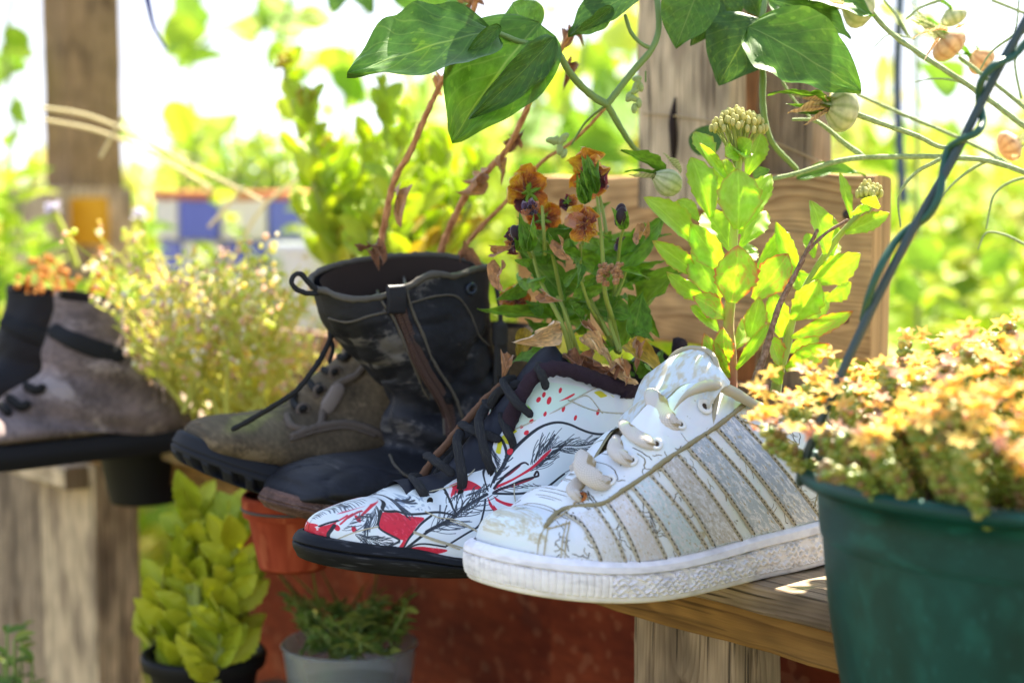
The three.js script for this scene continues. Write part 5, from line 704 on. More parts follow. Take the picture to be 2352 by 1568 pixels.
{
  rnd = mulberry(66);
  const A = (X, Y, d) => at(...ZV(X, Y), d), W_ = (X, Y, d) => at(...ZW(X, Y), d), base = A(1700, 610, 1.1);
  const p = thing('bean_vine', 'climbing bean with broad dark green leaves hanging over the slats', 'vine', null, base);
  const sm = phys({ color: lin(0.2, 0.3, 0.07), roughness: 0.6, transmission: 0.15, thickness: 0 });
  const S_ = (q, r0, r1) => part('stem', rel(stemTube(q, r0 * 0.62, r1 * 0.62, { seg: 50, noise: 0.1 }), p), sm, p);
  S_([A(1370, 250, 1.08), A(1420, 340, 1.085), A(1480, 440, 1.09), A(1600, 560, 1.1), A(1690, 612, 1.1)], 0.0035, 0.0042); S_([A(1690, 612, 1.1), A(1840, 420, 1.1), A(1950, 290, 1.1), A(1990, 180, 1.105), A(1985, 20, 1.11), A(1960, -120, 1.12)], 0.0036, 0.0032); S_([A(1690, 612, 1.1), A(1780, 770, 1.11), A(1840, 860, 1.12), A(1910, 920, 1.14)], 0.0036, 0.0026);
  S_([A(1795, 90, 1.1), A(1830, 190, 1.1), A(1890, 255, 1.1), A(1950, 285, 1.1)], 0.002, 0.0022); S_([A(1370, 250, 1.08), A(1200, 250, 1.08), A(1050, 195, 1.075)], 0.0032, 0.0028); S_([A(1690, 612, 1.1), A(1560, 720, 1.12), A(1480, 850, 1.13)], 0.0016, 0.001);
  S_([W_(735, 380, 1.12), W_(732, 480, 1.12), W_(742, 580, 1.12), W_(775, 690, 1.13), W_(900, 830, 1.15)], 0.0036, 0.003); S_([W_(735, 380, 1.12), W_(725, 200, 1.12), W_(730, 90, 1.12), W_(760, -60, 1.13)], 0.0036, 0.003); S_([W_(1920, 0, 1.12), W_(1925, -10, 1.12)].map((q, i) => A(1915, 420 + i * 60, 1.12)), 0.001, 0.001);
  const bl = (a, b, face, w, i, m) => leafAt(p, beanBlades[i % 5], beanM[m % 3], a, b, face, w);
  bl(A(1040, 185, 1.075), A(160, 402, 1.03), V(0.1, 0.85, 0.75), 0.62, 0, 0); // long leaf to the left
  bl(A(1290, 130, 1.085), A(765, 805, 1.06), V(-0.35, 0.15, 1), 0.72, 1, 1); // big drooping leaf
  bl(A(1245, 215, 1.1), A(1120, 5, 1.11), V(-0.2, -0.1, 1), 1.1, 2, 1);
  bl(A(1380, 215, 1.065), A(905, 700, 1.05), V(0.75, 0.45, 0.5), 0.3, 3, 2); // curled half
  bl(A(1060, 150, 1.06), A(850, 330, 1.055), V(0.6, 0.5, 0.6), 0.32, 4, 0);
  bl(A(1870, -60, 1.1), A(1455, 190, 1.09), V(0, 0.7, 0.8), 0.5, 1, 2); bl(A(1720, 40, 1.09), A(1490, 210, 1.085), V(0.5, -0.3, 0.8), 0.4, 2, 0); bl(A(1560, -20, 1.1), A(1700, 130, 1.1), V(0, 0.6, 0.8), 0.6, 3, 1);
  bl(W_(430, -70, 1.1), W_(305, 228, 1.09), V(-0.35, 0.2, 1), 0.85, 0, 1); bl(W_(470, -60, 1.12), W_(400, 225, 1.12), V(0.6, 0.1, 0.8), 0.8, 2, 2); bl(W_(560, -60, 1.13), W_(500, 150, 1.13), V(0.2, 0.3, 1), 0.9, 3, 0);
  bl(W_(715, 85, 1.115), W_(520, 395, 1.1), V(-0.25, 0.2, 1), 0.95, 3, 2); bl(W_(660, 130, 1.1), W_(1222, 432, 1.075), V(0.15, 0.5, 0.9), 0.72, 0, 1); bl(W_(760, 0, 1.13), W_(1180, 150, 1.12), V(0.1, 0.6, 0.8), 0.6, 4, 0); bl(W_(860, -90, 1.13), W_(1290, 60, 1.12), V(0.1, 0.7, 0.7), 0.6, 1, 1); bl(W_(640, -60, 1.15), W_(720, 80, 1.15), V(0.1, 0.4, 0.9), 0.9, 2, 2);
  bl(W_(420, 760, 1.19), W_(500, 600, 1.2), V(-0.2, 0.3, 1), 0.8, 1, 2); bl(W_(900, 880, 1.19), W_(1240, 830, 1.19), V(0.1, 0.9, 0.5), 0.3, 2, 1); bl(W_(690, 870, 1.15), W_(760, 830, 1.14), V(0, 0.3, 1), 0.8, 3, 0);
  // the vine goes on above along a string between the uprights, out to the left
  S_([bench(0.34, 0.44, 0.24), bench(0.45, 0.5, 0.25), bench(0.6, 0.52, 0.25), bench(0.78, 0.56, 0.25)], 0.0035, 0.002); S_([bench(0.34, 0.6, 0.24), bench(0.5, 0.68, 0.25), bench(0.76, 0.72, 0.25)], 0.0035, 0.002);
  for (let i = 0; i < 150; i++) { const a = bench(R(0.37, 0.82), R(0.47, 0.84), R(0.22, 0.29)), b = a.clone().add(V(R(-0.05, 0.05), R(-0.1, -0.03), R(-0.04, 0.06))); bl(a, b, V(-0.75, 0.4, 0.65).add(jit(0.35)), R(0.65, 0.85), Math.floor(R(0, 5)), Math.floor(R(0, 3))); }
  // tiny bean flowers and buds on the side shoot
  for (const [X, Y] of [[1430, 830], [1380, 830], [1440, 890], [1860, 500], [1850, 560], [1900, 480], [1840, 610]]) { const c = A(X, Y, 1.13), l = variants(3, () => { const g = new THREE.SphereGeometry(0.0035, 8, 6); g.scale(1, 0.6, 0.6); g.rotateZ(R(0, 3)); g.translate(c.x + R(-0.004, 0.004), c.y + R(-0.004, 0.004), c.z); return g; }); part('flower_bud', rel(merge(l), p), leafMat(lin(0.5, 0.6, 0.25), 0.3), p); }
}
{ // campion stems with papery pods, right of the slats
  rnd = mulberry(77);
  const A = (X, Y, d) => at(...ZW(X, Y), d), base = A(1500, 760, 1.15);
  const p = thing('campion_plant', 'wiry grey green stems with swollen striped seed pods beside the green wire', 'plant', null, base);
  const sm = phys({ map: ptex(64, 256, (u, v) => { const a = fbm(u * 5, v * 24, 4, 4) * 40; return [142 + a, 158 + a, 104 + a]; }), roughness: 0.8 });
  const S_ = (q, r0, r1, d = 1.13) => part('stem', rel(stemTube(q.map((t) => A(t[0], t[1], t[2] || d)), r0 * 0.66, r1 * 0.66, { seg: 40, noise: 0.12 }), p), sm, p);
  S_([[2060, 860], [1850, 790], [1600, 768], [1230, 770]], 0.003, 0.0026); S_([[1230, 770], [1120, 690], [1050, 630], [985, 590], [880, 585]], 0.0032, 0.0014); S_([[1230, 770], [1100, 790], [900, 850], [760, 880], [690, 895]], 0.0028, 0.0022, 1.12); S_([[1185, 555], [1330, 610], [1500, 670], [1590, 715], [1640, 725]], 0.003, 0.0022, 1.1); S_([[1270, 60], [1350, 150], [1500, 260], [1640, 350], [1790, 450], [2060, 650]], 0.0028, 0.003, 1.14);
  S_([[1150, 440], [1400, 550], [1660, 660], [1830, 740], [1950, 810]], 0.0018, 0.0022, 1.2); S_([[830, 400], [880, 480], [990, 600]], 0.0016, 0.0012, 1.15); S_([[1700, 280], [1790, 350], [1900, 430], [2060, 560]], 0.0022, 0.0026, 1.18); S_([[1330, 0], [1400, 90], [1450, 180]], 0.0014, 0.0018, 1.2); S_([[1840, 470], [1950, 560], [2060, 640]], 0.0014, 0.0016, 1.2); S_([[1860, 0], [1960, 40], [2060, 80]], 0.0018, 0.0018, 1.2); S_([[1440, 90], [1500, 40], [1600, 0], [1640, -20]], 0.0012, 0.002, 1.15);
  S_([[1410, 1110], [1402, 960], [1480, 850], [1600, 780]], 0.0008, 0.0022, 1.1); S_([[1600, 970], [1700, 870], [1830, 790], [1900, 780]], 0.0008, 0.0022, 1.14); S_([[1830, 1120], [1870, 950], [1950, 890], [2060, 860]], 0.0008, 0.0018, 1.16); S_([[1790, 1220], [1830, 1140], [1920, 1150], [2060, 1220]], 0.0008, 0.0018, 1.16); S_([[1480, 400], [1580, 385], [1700, 400], [1780, 440]], 0.0006, 0.0014, 1.16); S_([[1800, 340], [1850, 260], [1940, 190], [2060, 130]], 0.0008, 0.002, 1.12); S_([[1990, 0], [1970, 300], [2000, 480]], 0.001, 0.0016, 1.18); S_([[1280, 230], [1350, 170], [1480, 190]], 0.0008, 0.001, 1.18);
  // pods: ribbed balloons with pointed bracts
  const podT = ptex(128, 64, (u, v) => { const s = Math.pow(Math.abs(Math.sin(u * 31.4)), 6), a = fbm(u * 6, v * 6, 1, 4); return [mix(206, 168, s) + a * 26, mix(206, 176, s) + a * 26, mix(160, 116, s) + a * 20]; }), podD = ptex(128, 64, (u, v) => { const s = Math.pow(Math.abs(Math.sin(u * 31.4)), 6), a = fbm(u * 6, v * 6, 1, 4); return [mix(228, 196, s) + a * 22, mix(196, 154, s) + a * 24, mix(148, 106, s) + a * 22]; });
  const pm = phys({ map: podT, transmission: 0.3, thickness: 0, roughness: 0.7 }), pd = phys({ map: podD, transmission: 0.4, thickness: 0, roughness: 0.8 });
  const podG = new THREE.LatheGeometry([[0.0, 0], [0.35, 0.05], [0.75, 0.3], [0.95, 0.65], [1, 1], [0.9, 1.35], [0.62, 1.7], [0.4, 1.9], [0.35, 2]].map(([x, y]) => new THREE.Vector2(x * 0.5, y * 0.5)), 22);
  const pod = (a, b, r, m, n = 5, tipM = pm) => { const o = new THREE.Mesh(podG, m); o.name = 'seed_pod'; o.castShadow = o.receiveShadow = true; const dir = b.clone().sub(a); const L = dir.length(); dir.normalize(); o.quaternion.setFromUnitVectors(V(0, 1, 0), dir); o.position.copy(a).sub(p.position); o.scale.set(r * 2, L, r * 2); p.add(o); for (let i = 0; i < n; i++) { const t = b.clone().addScaledVector(dir, L * R(0.5, 1.3)).add(jit(r * 0.8)); leafAt(p, pansyBlades, rnd() < 0.5 ? pm : pansyLeafM, b.clone().addScaledVector(dir, -0.4 * L).add(jit(r * 0.4)), t, TOCAM.clone().add(jit(0.6)), 0.13, 'bract'); } };
  pod(A(1190, 552, 1.1), A(1050, 520, 1.095), 0.0145, pm, 6); pod(A(1275, 62, 1.14), A(1130, 10, 1.14), 0.014, pm, 5); pod(A(1690, 262, 1.18), A(1600, 170, 1.18), 0.0135, pd, 6); pod(A(1690, 120, 1.22), A(1650, 40, 1.22), 0.01, pm, 2); pod(A(1850, 330, 1.22), A(1760, 260, 1.22), 0.011, pd, 3); pod(A(330, 925, 1.09), A(200, 860, 1.085), 0.0088, pm, 0); pod(A(1900, 740, 1.24), A(1990, 690, 1.24), 0.012, pd, 3); 
  for (const [x0, y0, x1, y1] of [[250, 860, 55, 722], [260, 880, 72, 822], [260, 890, 78, 852], [330, 850, 248, 748], [1070, 520, 782, 432], [1060, 530, 858, 548], [1060, 540, 930, 620], [1050, 525, 940, 470], [1640, 150, 1480, 165], [1600, 190, 1520, 300], [1680, 140, 1740, 110], [1130, 20, 1040, 5]]) leafAt(p, pansyBlades, x1 < 100 || x1 === 782 ? [pansyLeafM[0], pm] : [pm, pd], A(x0, y0, 1.095), A(x1, y1, 1.085), V(0.1, 0.6, 0.8), 0.12, 'bract');
}
{ // ===== green hanging pot in front of the bench =====
  rnd = mulberry(88);
  const d = 0.86, cx = (2440 - 1176) / FP * d, rimY = 0.089, C = V(cx, 0, -d);
  const p = thing('hanging_pot', 'dark teal plastic hanging pot with a rolled rim', 'plant pot', null, V(cx, rimY - 0.19, -d));
  const yy = (y) => y + 0.19 - rimY;
  const prof = [[0.0, -0.185], [0.07, -0.185], [0.078, -0.18], [0.088, -0.12], [0.1, -0.05], [0.1075, -0.012], [0.1125, 0.02], [0.1155, 0.052], [0.1165, 0.0535], [0.1172, 0.058], [0.118, 0.07], [0.119, 0.0795], [0.127, 0.0805], [0.129, 0.084], [0.1288, 0.0875], [0.1262, 0.0895], [0.1225, 0.088], [0.1185, 0.083], [0.1165, 0.07], [0.1, -0.04], [0.08, -0.17], [0, -0.17]].map(([r, y]) => new THREE.Vector2(r, yy(y)));
  const t = ptex(512, 256, (u, v) => { const a = fbm(u * 14, v * 6, 1, 4), s = ss(0.05, 0.5, fbm(u * 16, v * 12, 5, 5)), sc = ss(0.72, 0.8, n3(u * 90, v * 60, 8)) * 0.7; return [4 + a * 8 + s * 10 + sc * 20, 60 + a * 16 + s * 16 + sc * 20, 55 + a * 16 + s * 14 + sc * 20]; });
  part('bowl', new THREE.LatheGeometry(prof, 96), phys({ map: t, roughness: 0.45, specularIntensity: 0.6 }), p);
  const soil = new THREE.CircleGeometry(0.117, 48).rotateX(-Math.PI / 2); soil.translate(0, yy(0.078), 0); part('soil', soil, std({ color: lin(0.05, 0.036, 0.024), roughness: 1 }), p);
  // hanger wires to an apex above the pot, the left one wrapped by a second green wire
  const wireM = phys({ color: lin(0.03, 0.055, 0.052), roughness: 0.55 }), wire2 = phys({ color: lin(0.01, 0.075, 0.04), roughness: 0.45 });
  const A = (X, Y, q) => at(...ZW(X, Y), q), apex = A(2190, -230, 0.875);
  const L0 = at(1838, 1108, 0.875), h = thing('hanger_wire', 'grey green plastic hanger rod of the teal pot, a thinner wire twisted round it', 'wire', null, L0);
  part('rod', rel(tube([L0, at(1848, 1060, 0.868), A(1240, 1568, 0.872), A(1480, 1105, 0.873), A(1665, 780, 0.874), A(1800, 510, 0.875), A(1920, 280, 0.875), A(2020, 105, 0.875), apex], 0.0024, { seg: 90, rad: 9 }), h), wireM, h);
  const tw = [[1225, 1568], [1255, 1450], [1300, 1330], [1380, 1190], [1450, 1120], [1540, 1060], [1598, 960], [1618, 830], [1645, 730], [1705, 685], [1780, 650], [1812, 590], [1795, 490], [1805, 400], [1860, 325], [1960, 275], [2030, 200]].map(([X, Y], i) => A(X, Y, 0.873 + 0.005 * Math.cos(i * 1.55 + 0.6)));
  part('twisted_wire', rel(tube(tw, 0.0021, { seg: 130, rad: 8 }), h), wire2, h);
  for (const a of [-0.5, 0.9]) { const e = V(cx + Math.cos(a) * 0.128, rimY, -d - Math.sin(a) * 0.128); const w = thing('hanger_wire', a < 0 ? 'plain hanger rod on the near right of the teal pot' : 'plain hanger rod on the far right of the teal pot', 'wire', null, e); part('rod', rel(tube([e, e.clone().lerp(apex, 0.5), apex], 0.0024, { seg: 20, rad: 8 }), w), wireM, w); }
  // stonecrop: fleshy stems spilling over, star flowers on top
  const b = thing('stonecrop', 'low stonecrop with yellow pink star flowers spilling over the teal pot', 'plant', null, V(cx, rimY, -d));
  const lg = new THREE.SphereGeometry(1, 7, 5); lg.scale(1, 0.62, 0.62);
  const leafCols = [lin(0.3, 0.38, 0.06), lin(0.22, 0.32, 0.05), lin(0.45, 0.44, 0.1), lin(0.42, 0.26, 0.1), lin(0.3, 0.2, 0.07)];
  const im = new THREE.InstancedMesh(lg, phys({ color: 0xffffff, roughness: 0.5, transmission: 0.25, thickness: 0 }), 15000); im.name = 'fleshy_leaves'; im.userData.kind = 'stuff'; im.castShadow = im.receiveShadow = true;
  const m4 = new THREE.Matrix4(), qt = new THREE.Quaternion(), stemG = [], tips = []; let n = 0;
  const shoot = (q0, q1, r, cols) => { const c = spline([q0, q0.clone().lerp(q1, 0.5).add(jit(0.006)), q1]); const k = Math.max(4, Math.round(q0.distanceTo(q1) / 0.0034)); for (let i = 0; i <= k; i++) { const o = c.getPoint(i / k), tg = c.getTangent(i / k); for (let j = 0; j < 4 && n < 15000; j++) { const a = j * 1.57 + i * 1.1, u = V(-tg.y, tg.x, 0.2).normalize(), w = tg.clone().cross(u).normalize(), dir = u.multiplyScalar(Math.cos(a)).addScaledVector(w, Math.sin(a)).addScaledVector(tg, 0.7).normalize(), L = r * R(0.7, 1.1); qt.setFromUnitVectors(V(1, 0, 0), dir); m4.compose(o.clone().addScaledVector(dir, L * 0.8), qt, V(L, L, L)); im.setMatrixAt(n, m4); im.setColorAt(n, leafCols[cols[Math.floor(rnd() * cols.length)]]); n++; } } };
  const top = (x, z) => 0.036 + 0.03 * fbm(x * 14 + 3, z * 14, 2, 3) + 0.018 * ss(-0.13, 0.05, x);
  for (let i = 0; i < 460; i++) { const a = R(0, 6.283), r = Math.sqrt(rnd()) * 0.128, x = Math.cos(a) * r, z = Math.sin(a) * r; const out = r / 0.128, tip = V(x * (1 + 0.16 * out), top(x, z) * (1 - 0.55 * Math.pow(out, 4)), z * (1 + 0.16 * out)).add(jit(0.008)); shoot(V(x * 0.93, -0.008, z * 0.93), tip, 0.0037, [0, 0, 1, 2, 4]); tips.push(tip); }
  for (let i = 0; i < 150; i++) { const a = R(0, 6.283), hang = rnd() < 0.5; const x = Math.cos(a), z = Math.sin(a); const q = V(x * 0.118, 0.004, z * 0.118), e = V(x * R(0.134, 0.152), hang ? R(-0.03, 0) : R(0.0, 0.03), z * R(0.132, 0.15)); shoot(q, e, 0.004, [0, 1, 3, 3, 4, 2]); if (!hang) tips.push(e); }
  for (const [X, Y, dd] of [[1745, 930, 0.85], [1790, 990, 0.83], [1830, 1010, 0.82], [1880, 1060, 0.8], [2100, 1190, 0.745], [2130, 1200, 0.742], [2260, 1210, 0.735], [1770, 900, 0.87], [1960, 1080, 0.77], [2180, 1130, 0.74]]) { const e = at(X, Y, dd).sub(b.position); const q = V(e.x, 0, e.z).setLength(0.11).setY(0.012); shoot(q, e, 0.0042, [0, 1, 3, 2]); shoot(q.clone().add(jit(0.006)), e.clone().add(jit(0.01)), 0.004, [0, 3, 2]); if (X < 1830) tips.push(e, e.clone().add(jit(0.008)), e.clone().add(V(0.012, 0.006, 0))); }
  im.count = n; b.add(im);
  const petalG = (() => { const l = []; for (let i = 0; i < 5; i++) { const g = blade(1, 0.42, 'lance', { nu: 5, nv: 2, cup: 0.2, bend: 0.25 }); g.rotateZ(0.45); g.rotateY(i * 1.2566); l.push(g); } const c = new THREE.SphereGeometry(0.22, 7, 5); c.translate(0, 0.1, 0); l.push(c); return merge(l); })();
  const fm = [lin(0.88, 0.58, 0.09), lin(0.88, 0.6, 0.16), lin(0.9, 0.68, 0.18), lin(0.9, 0.52, 0.34)].map((c) => leafMat(c, 0.45, { roughness: 0.8 }));
  let stars = 0; tips.sort((u, v) => (v.y + v.z * 0.6) - (u.y + u.z * 0.6));
  for (const tp of tips) { if (tp.y < 0.014) continue; for (let k = 0; k < 2 && stars < 298; k++) { const o = new THREE.Mesh(petalG, fm[Math.floor(rnd() * 4)]); o.name = 'star_flower'; o.castShadow = o.receiveShadow = true; o.position.copy(tp).add(V(R(-0.007, 0.007), R(0.003, 0.011), R(-0.006, 0.006))); o.rotation.set(R(-0.7, 0.7), R(0, 6), R(-0.7, 0.7)); o.scale.setScalar(R(0.005, 0.0074)); b.add(o); stars++; } }
  const more = new THREE.InstancedMesh(petalG, leafMat(lin(1, 1, 1), 0.45, { roughness: 0.8 }), 900); more.name = 'distant_star_flowers'; more.userData.kind = 'stuff'; more.castShadow = more.receiveShadow = true; const E = new THREE.Euler(); for (let i = 0; i < 900; i++) { const tp = tips[Math.floor(R(0, tips.length))]; E.set(R(-0.7, 0.7), R(0, 6), R(-0.7, 0.7)); const s = tp.y > 0.016 ? R(0.005, 0.008) : 0.0001; m4.compose(tp.clone().add(V(R(-0.009, 0.009), R(0.001, 0.009), R(-0.009, 0.009))), qt.setFromEuler(E), V(s, s, s)); more.setMatrixAt(i, m4); more.setColorAt(i, fm[Math.floor(rnd() * 4)].color); } b.add(more);
}
// ---------- things behind and under the bench ----------
const px2m = (w, d) => w / FP * d;
const bgLeafM = [[0.32, 0.5, 0.03], [0.44, 0.58, 0.04], [0.22, 0.4, 0.03], [0.54, 0.62, 0.06]].map((c) => leafMat(lin(...c), 0.55, { roughness: 0.7 }));
const bgBlades = variants(4, (i) => blade(1, 1, i % 2 ? 'oval' : 'bean', { nu: 8, nv: 4, cup: 0.2, bend: 0.2, ripple: 0.05, seed: i * 2.2 }));
const ovalBlades = variants(4, (i) => blade(1, 1, 'oval', { nu: 8, nv: 4, cup: 0.25, bend: 0.25, seed: i * 2.2 }));
const stemBg = phys({ color: lin(0.25, 0.34, 0.08), roughness: 0.7, transmission: 0.2, thickness: 0 });
// a many-stemmed plant: each stem a part, each leaf a part
function bushy(name, label, cat, group, foot, stems, { blades = ovalBlades, mats = bgLeafM, L = 0.05, w = 0.5, step = 0.03, r = 0.003, per = 2, up = 0.3 } = {}) {
  const p = thing(name, label, cat, group, foot);
  for (const q of stems) {
    const c = spline(q); const s = part('stem', rel(tube(c, (t) => r * (1 - 0.6 * t), { seg: 20, rad: 5 }), p), stemBg, p);
    const n = Math.round(c.getLength() / step); for (let i = 1; i <= n; i++) for (let k = 0; k < per; k++) { const o = c.getPointAt(i / n), a = R(0, 6.283), l = L * R(0.6, 1.2) * (1 - 0.35 * i / n), dir = V(Math.cos(a), R(-0.2, 0.6) + up, Math.sin(a)).normalize(); leafAt(p, blades, mats, o, o.clone().addScaledVector(dir, l), V(0, 1, 0.4).add(jit(0.5)), w); }
  }
  return p;
}
{ // far post standing on a tan box with a yellow panel
  const d = 2.8, p = thing('garden_post', 'thick brown wooden post rising from a tan box with a yellow panel', 'post', null, at(185, 600, d));
  const m = woodMat(wGrey, { off: [0.3, 0.2], color: lin(1, 0.86, 0.68) }), X = V(0.72, 0, -0.69), Zn = V(0.69, 0, 0.72);
  const put = (g, mat, nm, px, y0, y1, dd = d) => { const o = part(nm, g, mat, p); const c = at(px, (y0 + y1) / 2, dd); o.position.copy(c).sub(p.position); o.rotation.y = 0.76; return o; };
  const H = (y0, y1) => px2m(y1 - y0, d);
  put(plank(H(-300, 435), 0.101, 0.08, { seed: 41, along: 'y', nl: 40 }), m, 'shaft', 185, -300, 435, d + 0.04);
  put(plank(H(430, 640), 0.155, 0.13, { seed: 44, along: 'y', nl: 10, r: 0.006 }), woodMat(wPale, { off: [0.5, 0.4] }), 'box', 165, 430, 640, d + 0.02);
  const yt = ptex(64, 64, (u, v) => { const a = fbm(u * 5, v * 5, 3, 4); return [214 + a * 40, 150 + a * 40, 20 + a * 20]; });
  put(plank(0.086, H(455, 560), 0.006, { nl: 4 }), std({ map: yt, roughness: 0.5 }), 'yellow_panel', 200, 455, 560, d - 0.072).rotation.y = -0.55;
}
{ // blue and white mosaic planter
  const d = 2.5, ctr = at(560, 600, d + 0.12), p = thing('mosaic_planter', 'planter clad in blue and white square tiles with a terracotta lip', 'planter', null, V(ctr.x, at(560, 760, d).y, ctr.z));
  const h = px2m(310, d), r = px2m(205, d), body = new THREE.CylinderGeometry(r * 1.0, r * 0.86, h, 40, 1, true); body.translate(0, h / 2, 0); part('shell', body, std({ color: lin(0.45, 0.43, 0.4), roughness: 0.8 }), p);
  const lip = new THREE.TorusGeometry(r * 1.01, 0.007, 8, 48).rotateX(Math.PI / 2); lip.translate(0, h, 0); part('lip', lip, std({ color: lin(0.5, 0.17, 0.07), roughness: 0.8 }), p);
  const soil = new THREE.CircleGeometry(r, 30).rotateX(-Math.PI / 2); soil.translate(0, h - 0.012, 0); part('soil', soil, std({ color: lin(0.06, 0.04, 0.03), roughness: 1 }), p);
  const blue = [lin(0.09, 0.1, 0.48), lin(0.12, 0.14, 0.52)].map((c) => phys({ color: c, roughness: 0.25 })), wh = [lin(0.72, 0.66, 0.6), lin(0.78, 0.76, 0.74)].map((c) => phys({ color: c, roughness: 0.3 }));
  const rows = 3, cols = 12, th = h / rows; for (let i = 0; i < rows; i++) { const rr = mix(r * 0.88, r * 1.0, (i + 0.5) / rows) + 0.001, tw = 2 * Math.PI * rr / cols, g = plank(tw - 0.004, th - 0.004, 0.005, { nl: 3, r: 0.0015, wear: 0 }); for (let j = 0; j < cols; j++) { const a = (j + 0.3) / cols * 6.283, o = part('tile', g, ((i + j) % 2 ? blue : wh)[(i * 7 + j * 3) % 2], p); o.position.set(Math.sin(a) * rr, th * (i + 0.5), Math.cos(a) * rr); o.rotation.y = a; } }
  rnd = mulberry(101);
  const g = bushy('planter_greens', 'leafy green seedlings filling the blue and white tiled planter', 'plant', null, V(ctr.x, p.position.y + h, ctr.z), Array.from({ length: 26 }, () => { const a = R(0, 6.28), q = V(ctr.x + Math.cos(a) * r * R(0.1, 0.9), p.position.y + h - 0.01, ctr.z + Math.sin(a) * r * R(0.1, 0.9)); return [q, q.clone().add(V(R(-0.03, 0.03), R(0.03, 0.06), R(-0.03, 0.03))), q.clone().add(V(R(-0.06, 0.06), R(0.06, 0.12), R(-0.06, 0.06)))]; }), { L: 0.03, w: 0.4, step: 0.02 });
  // white pot beside it
  const wp = thing('white_pot', 'plain white plant pot beside the tiled planter', 'plant pot', null, at(715, 775, 2.4)); const pr = [[0, 0], [0.03, 0], [0.034, 0.005], [0.043, 0.085], [0.046, 0.086], [0.046, 0.094], [0.04, 0.094], [0.037, 0.07], [0, 0.07]].map(([x, y]) => [x * 1.3, y * 1.4]).map(([x, y]) => new THREE.Vector2(x, y)); part('bowl', new THREE.LatheGeometry(pr, 32), std({ color: lin(0.75, 0.76, 0.78), roughness: 0.5 }), wp);
}
{ // tall sedum clump behind the black boot
  rnd = mulberry(111);
  const p = thing('sedum_clump', 'tall glowing yellow green sedum clump behind the black boot', 'plant', null, at(880, 640, 1.55));
  const mats = [lin(0.58, 0.7, 0.04), lin(0.66, 0.74, 0.06), lin(0.5, 0.62, 0.04)].map((c) => leafMat(c, 0.6, { roughness: 0.7, specularIntensity: 0.6 })), mo = [lin(0.6, 0.5, 0.05), lin(0.55, 0.42, 0.06)].map((c) => leafMat(c, 0.55));
  const tops = [[655, 165], [705, 250], [760, 360], [880, 215], [930, 300], [985, 340], [1030, 350], [1090, 390], [840, 330], [800, 420], [900, 400], [1000, 430], [1080, 470], [720, 420], [690, 500], [960, 500], [850, 500], [1120, 520], [750, 540], [1040, 540]];
  tops.forEach(([X, Y], i) => { const d = R(1.47, 1.66), foot = at(mix(880, X, 0.35), 660, d + R(-0.03, 0.03)), tip = at(X, Y, d), c = spline([foot, foot.clone().lerp(tip, 0.5).add(V(R(-0.01, 0.01), 0.01, 0)), tip]); part('stem', rel(tube(c, 0.003, { seg: 16, rad: 6 }), p), stemGreen, p); const n = Math.max(5, Math.round(c.getLength() / 0.017)); for (let k = 1; k <= n; k++) for (let q = 0; q < 3; q++) { const o = c.getPointAt(k / n), a = R(0, 6.283), up = k / n > 0.8 ? 1.6 : 0.9, l = R(0.032, 0.052) * (1 - 0.35 * k / n), dir = V(Math.cos(a), up, Math.sin(a)).normalize(); leafAt(p, sedumBlades, o.y < 0.19 && rnd() < 0.35 ? mo : mats, o, o.clone().addScaledVector(dir, l), V(0, 0.5, 1).add(jit(0.6)), R(0.36, 0.55)); } if (i < 3) { const l = []; for (let k = 0; k < 14; k++) { const g = new THREE.SphereGeometry(0.0028, 6, 5), q = jit(0.008); g.translate(tip.x + q.x, tip.y + 0.01 + q.y, tip.z + q.z); l.push(g); } part('buds', rel(merge(l), p), mo[0], p); } });
}
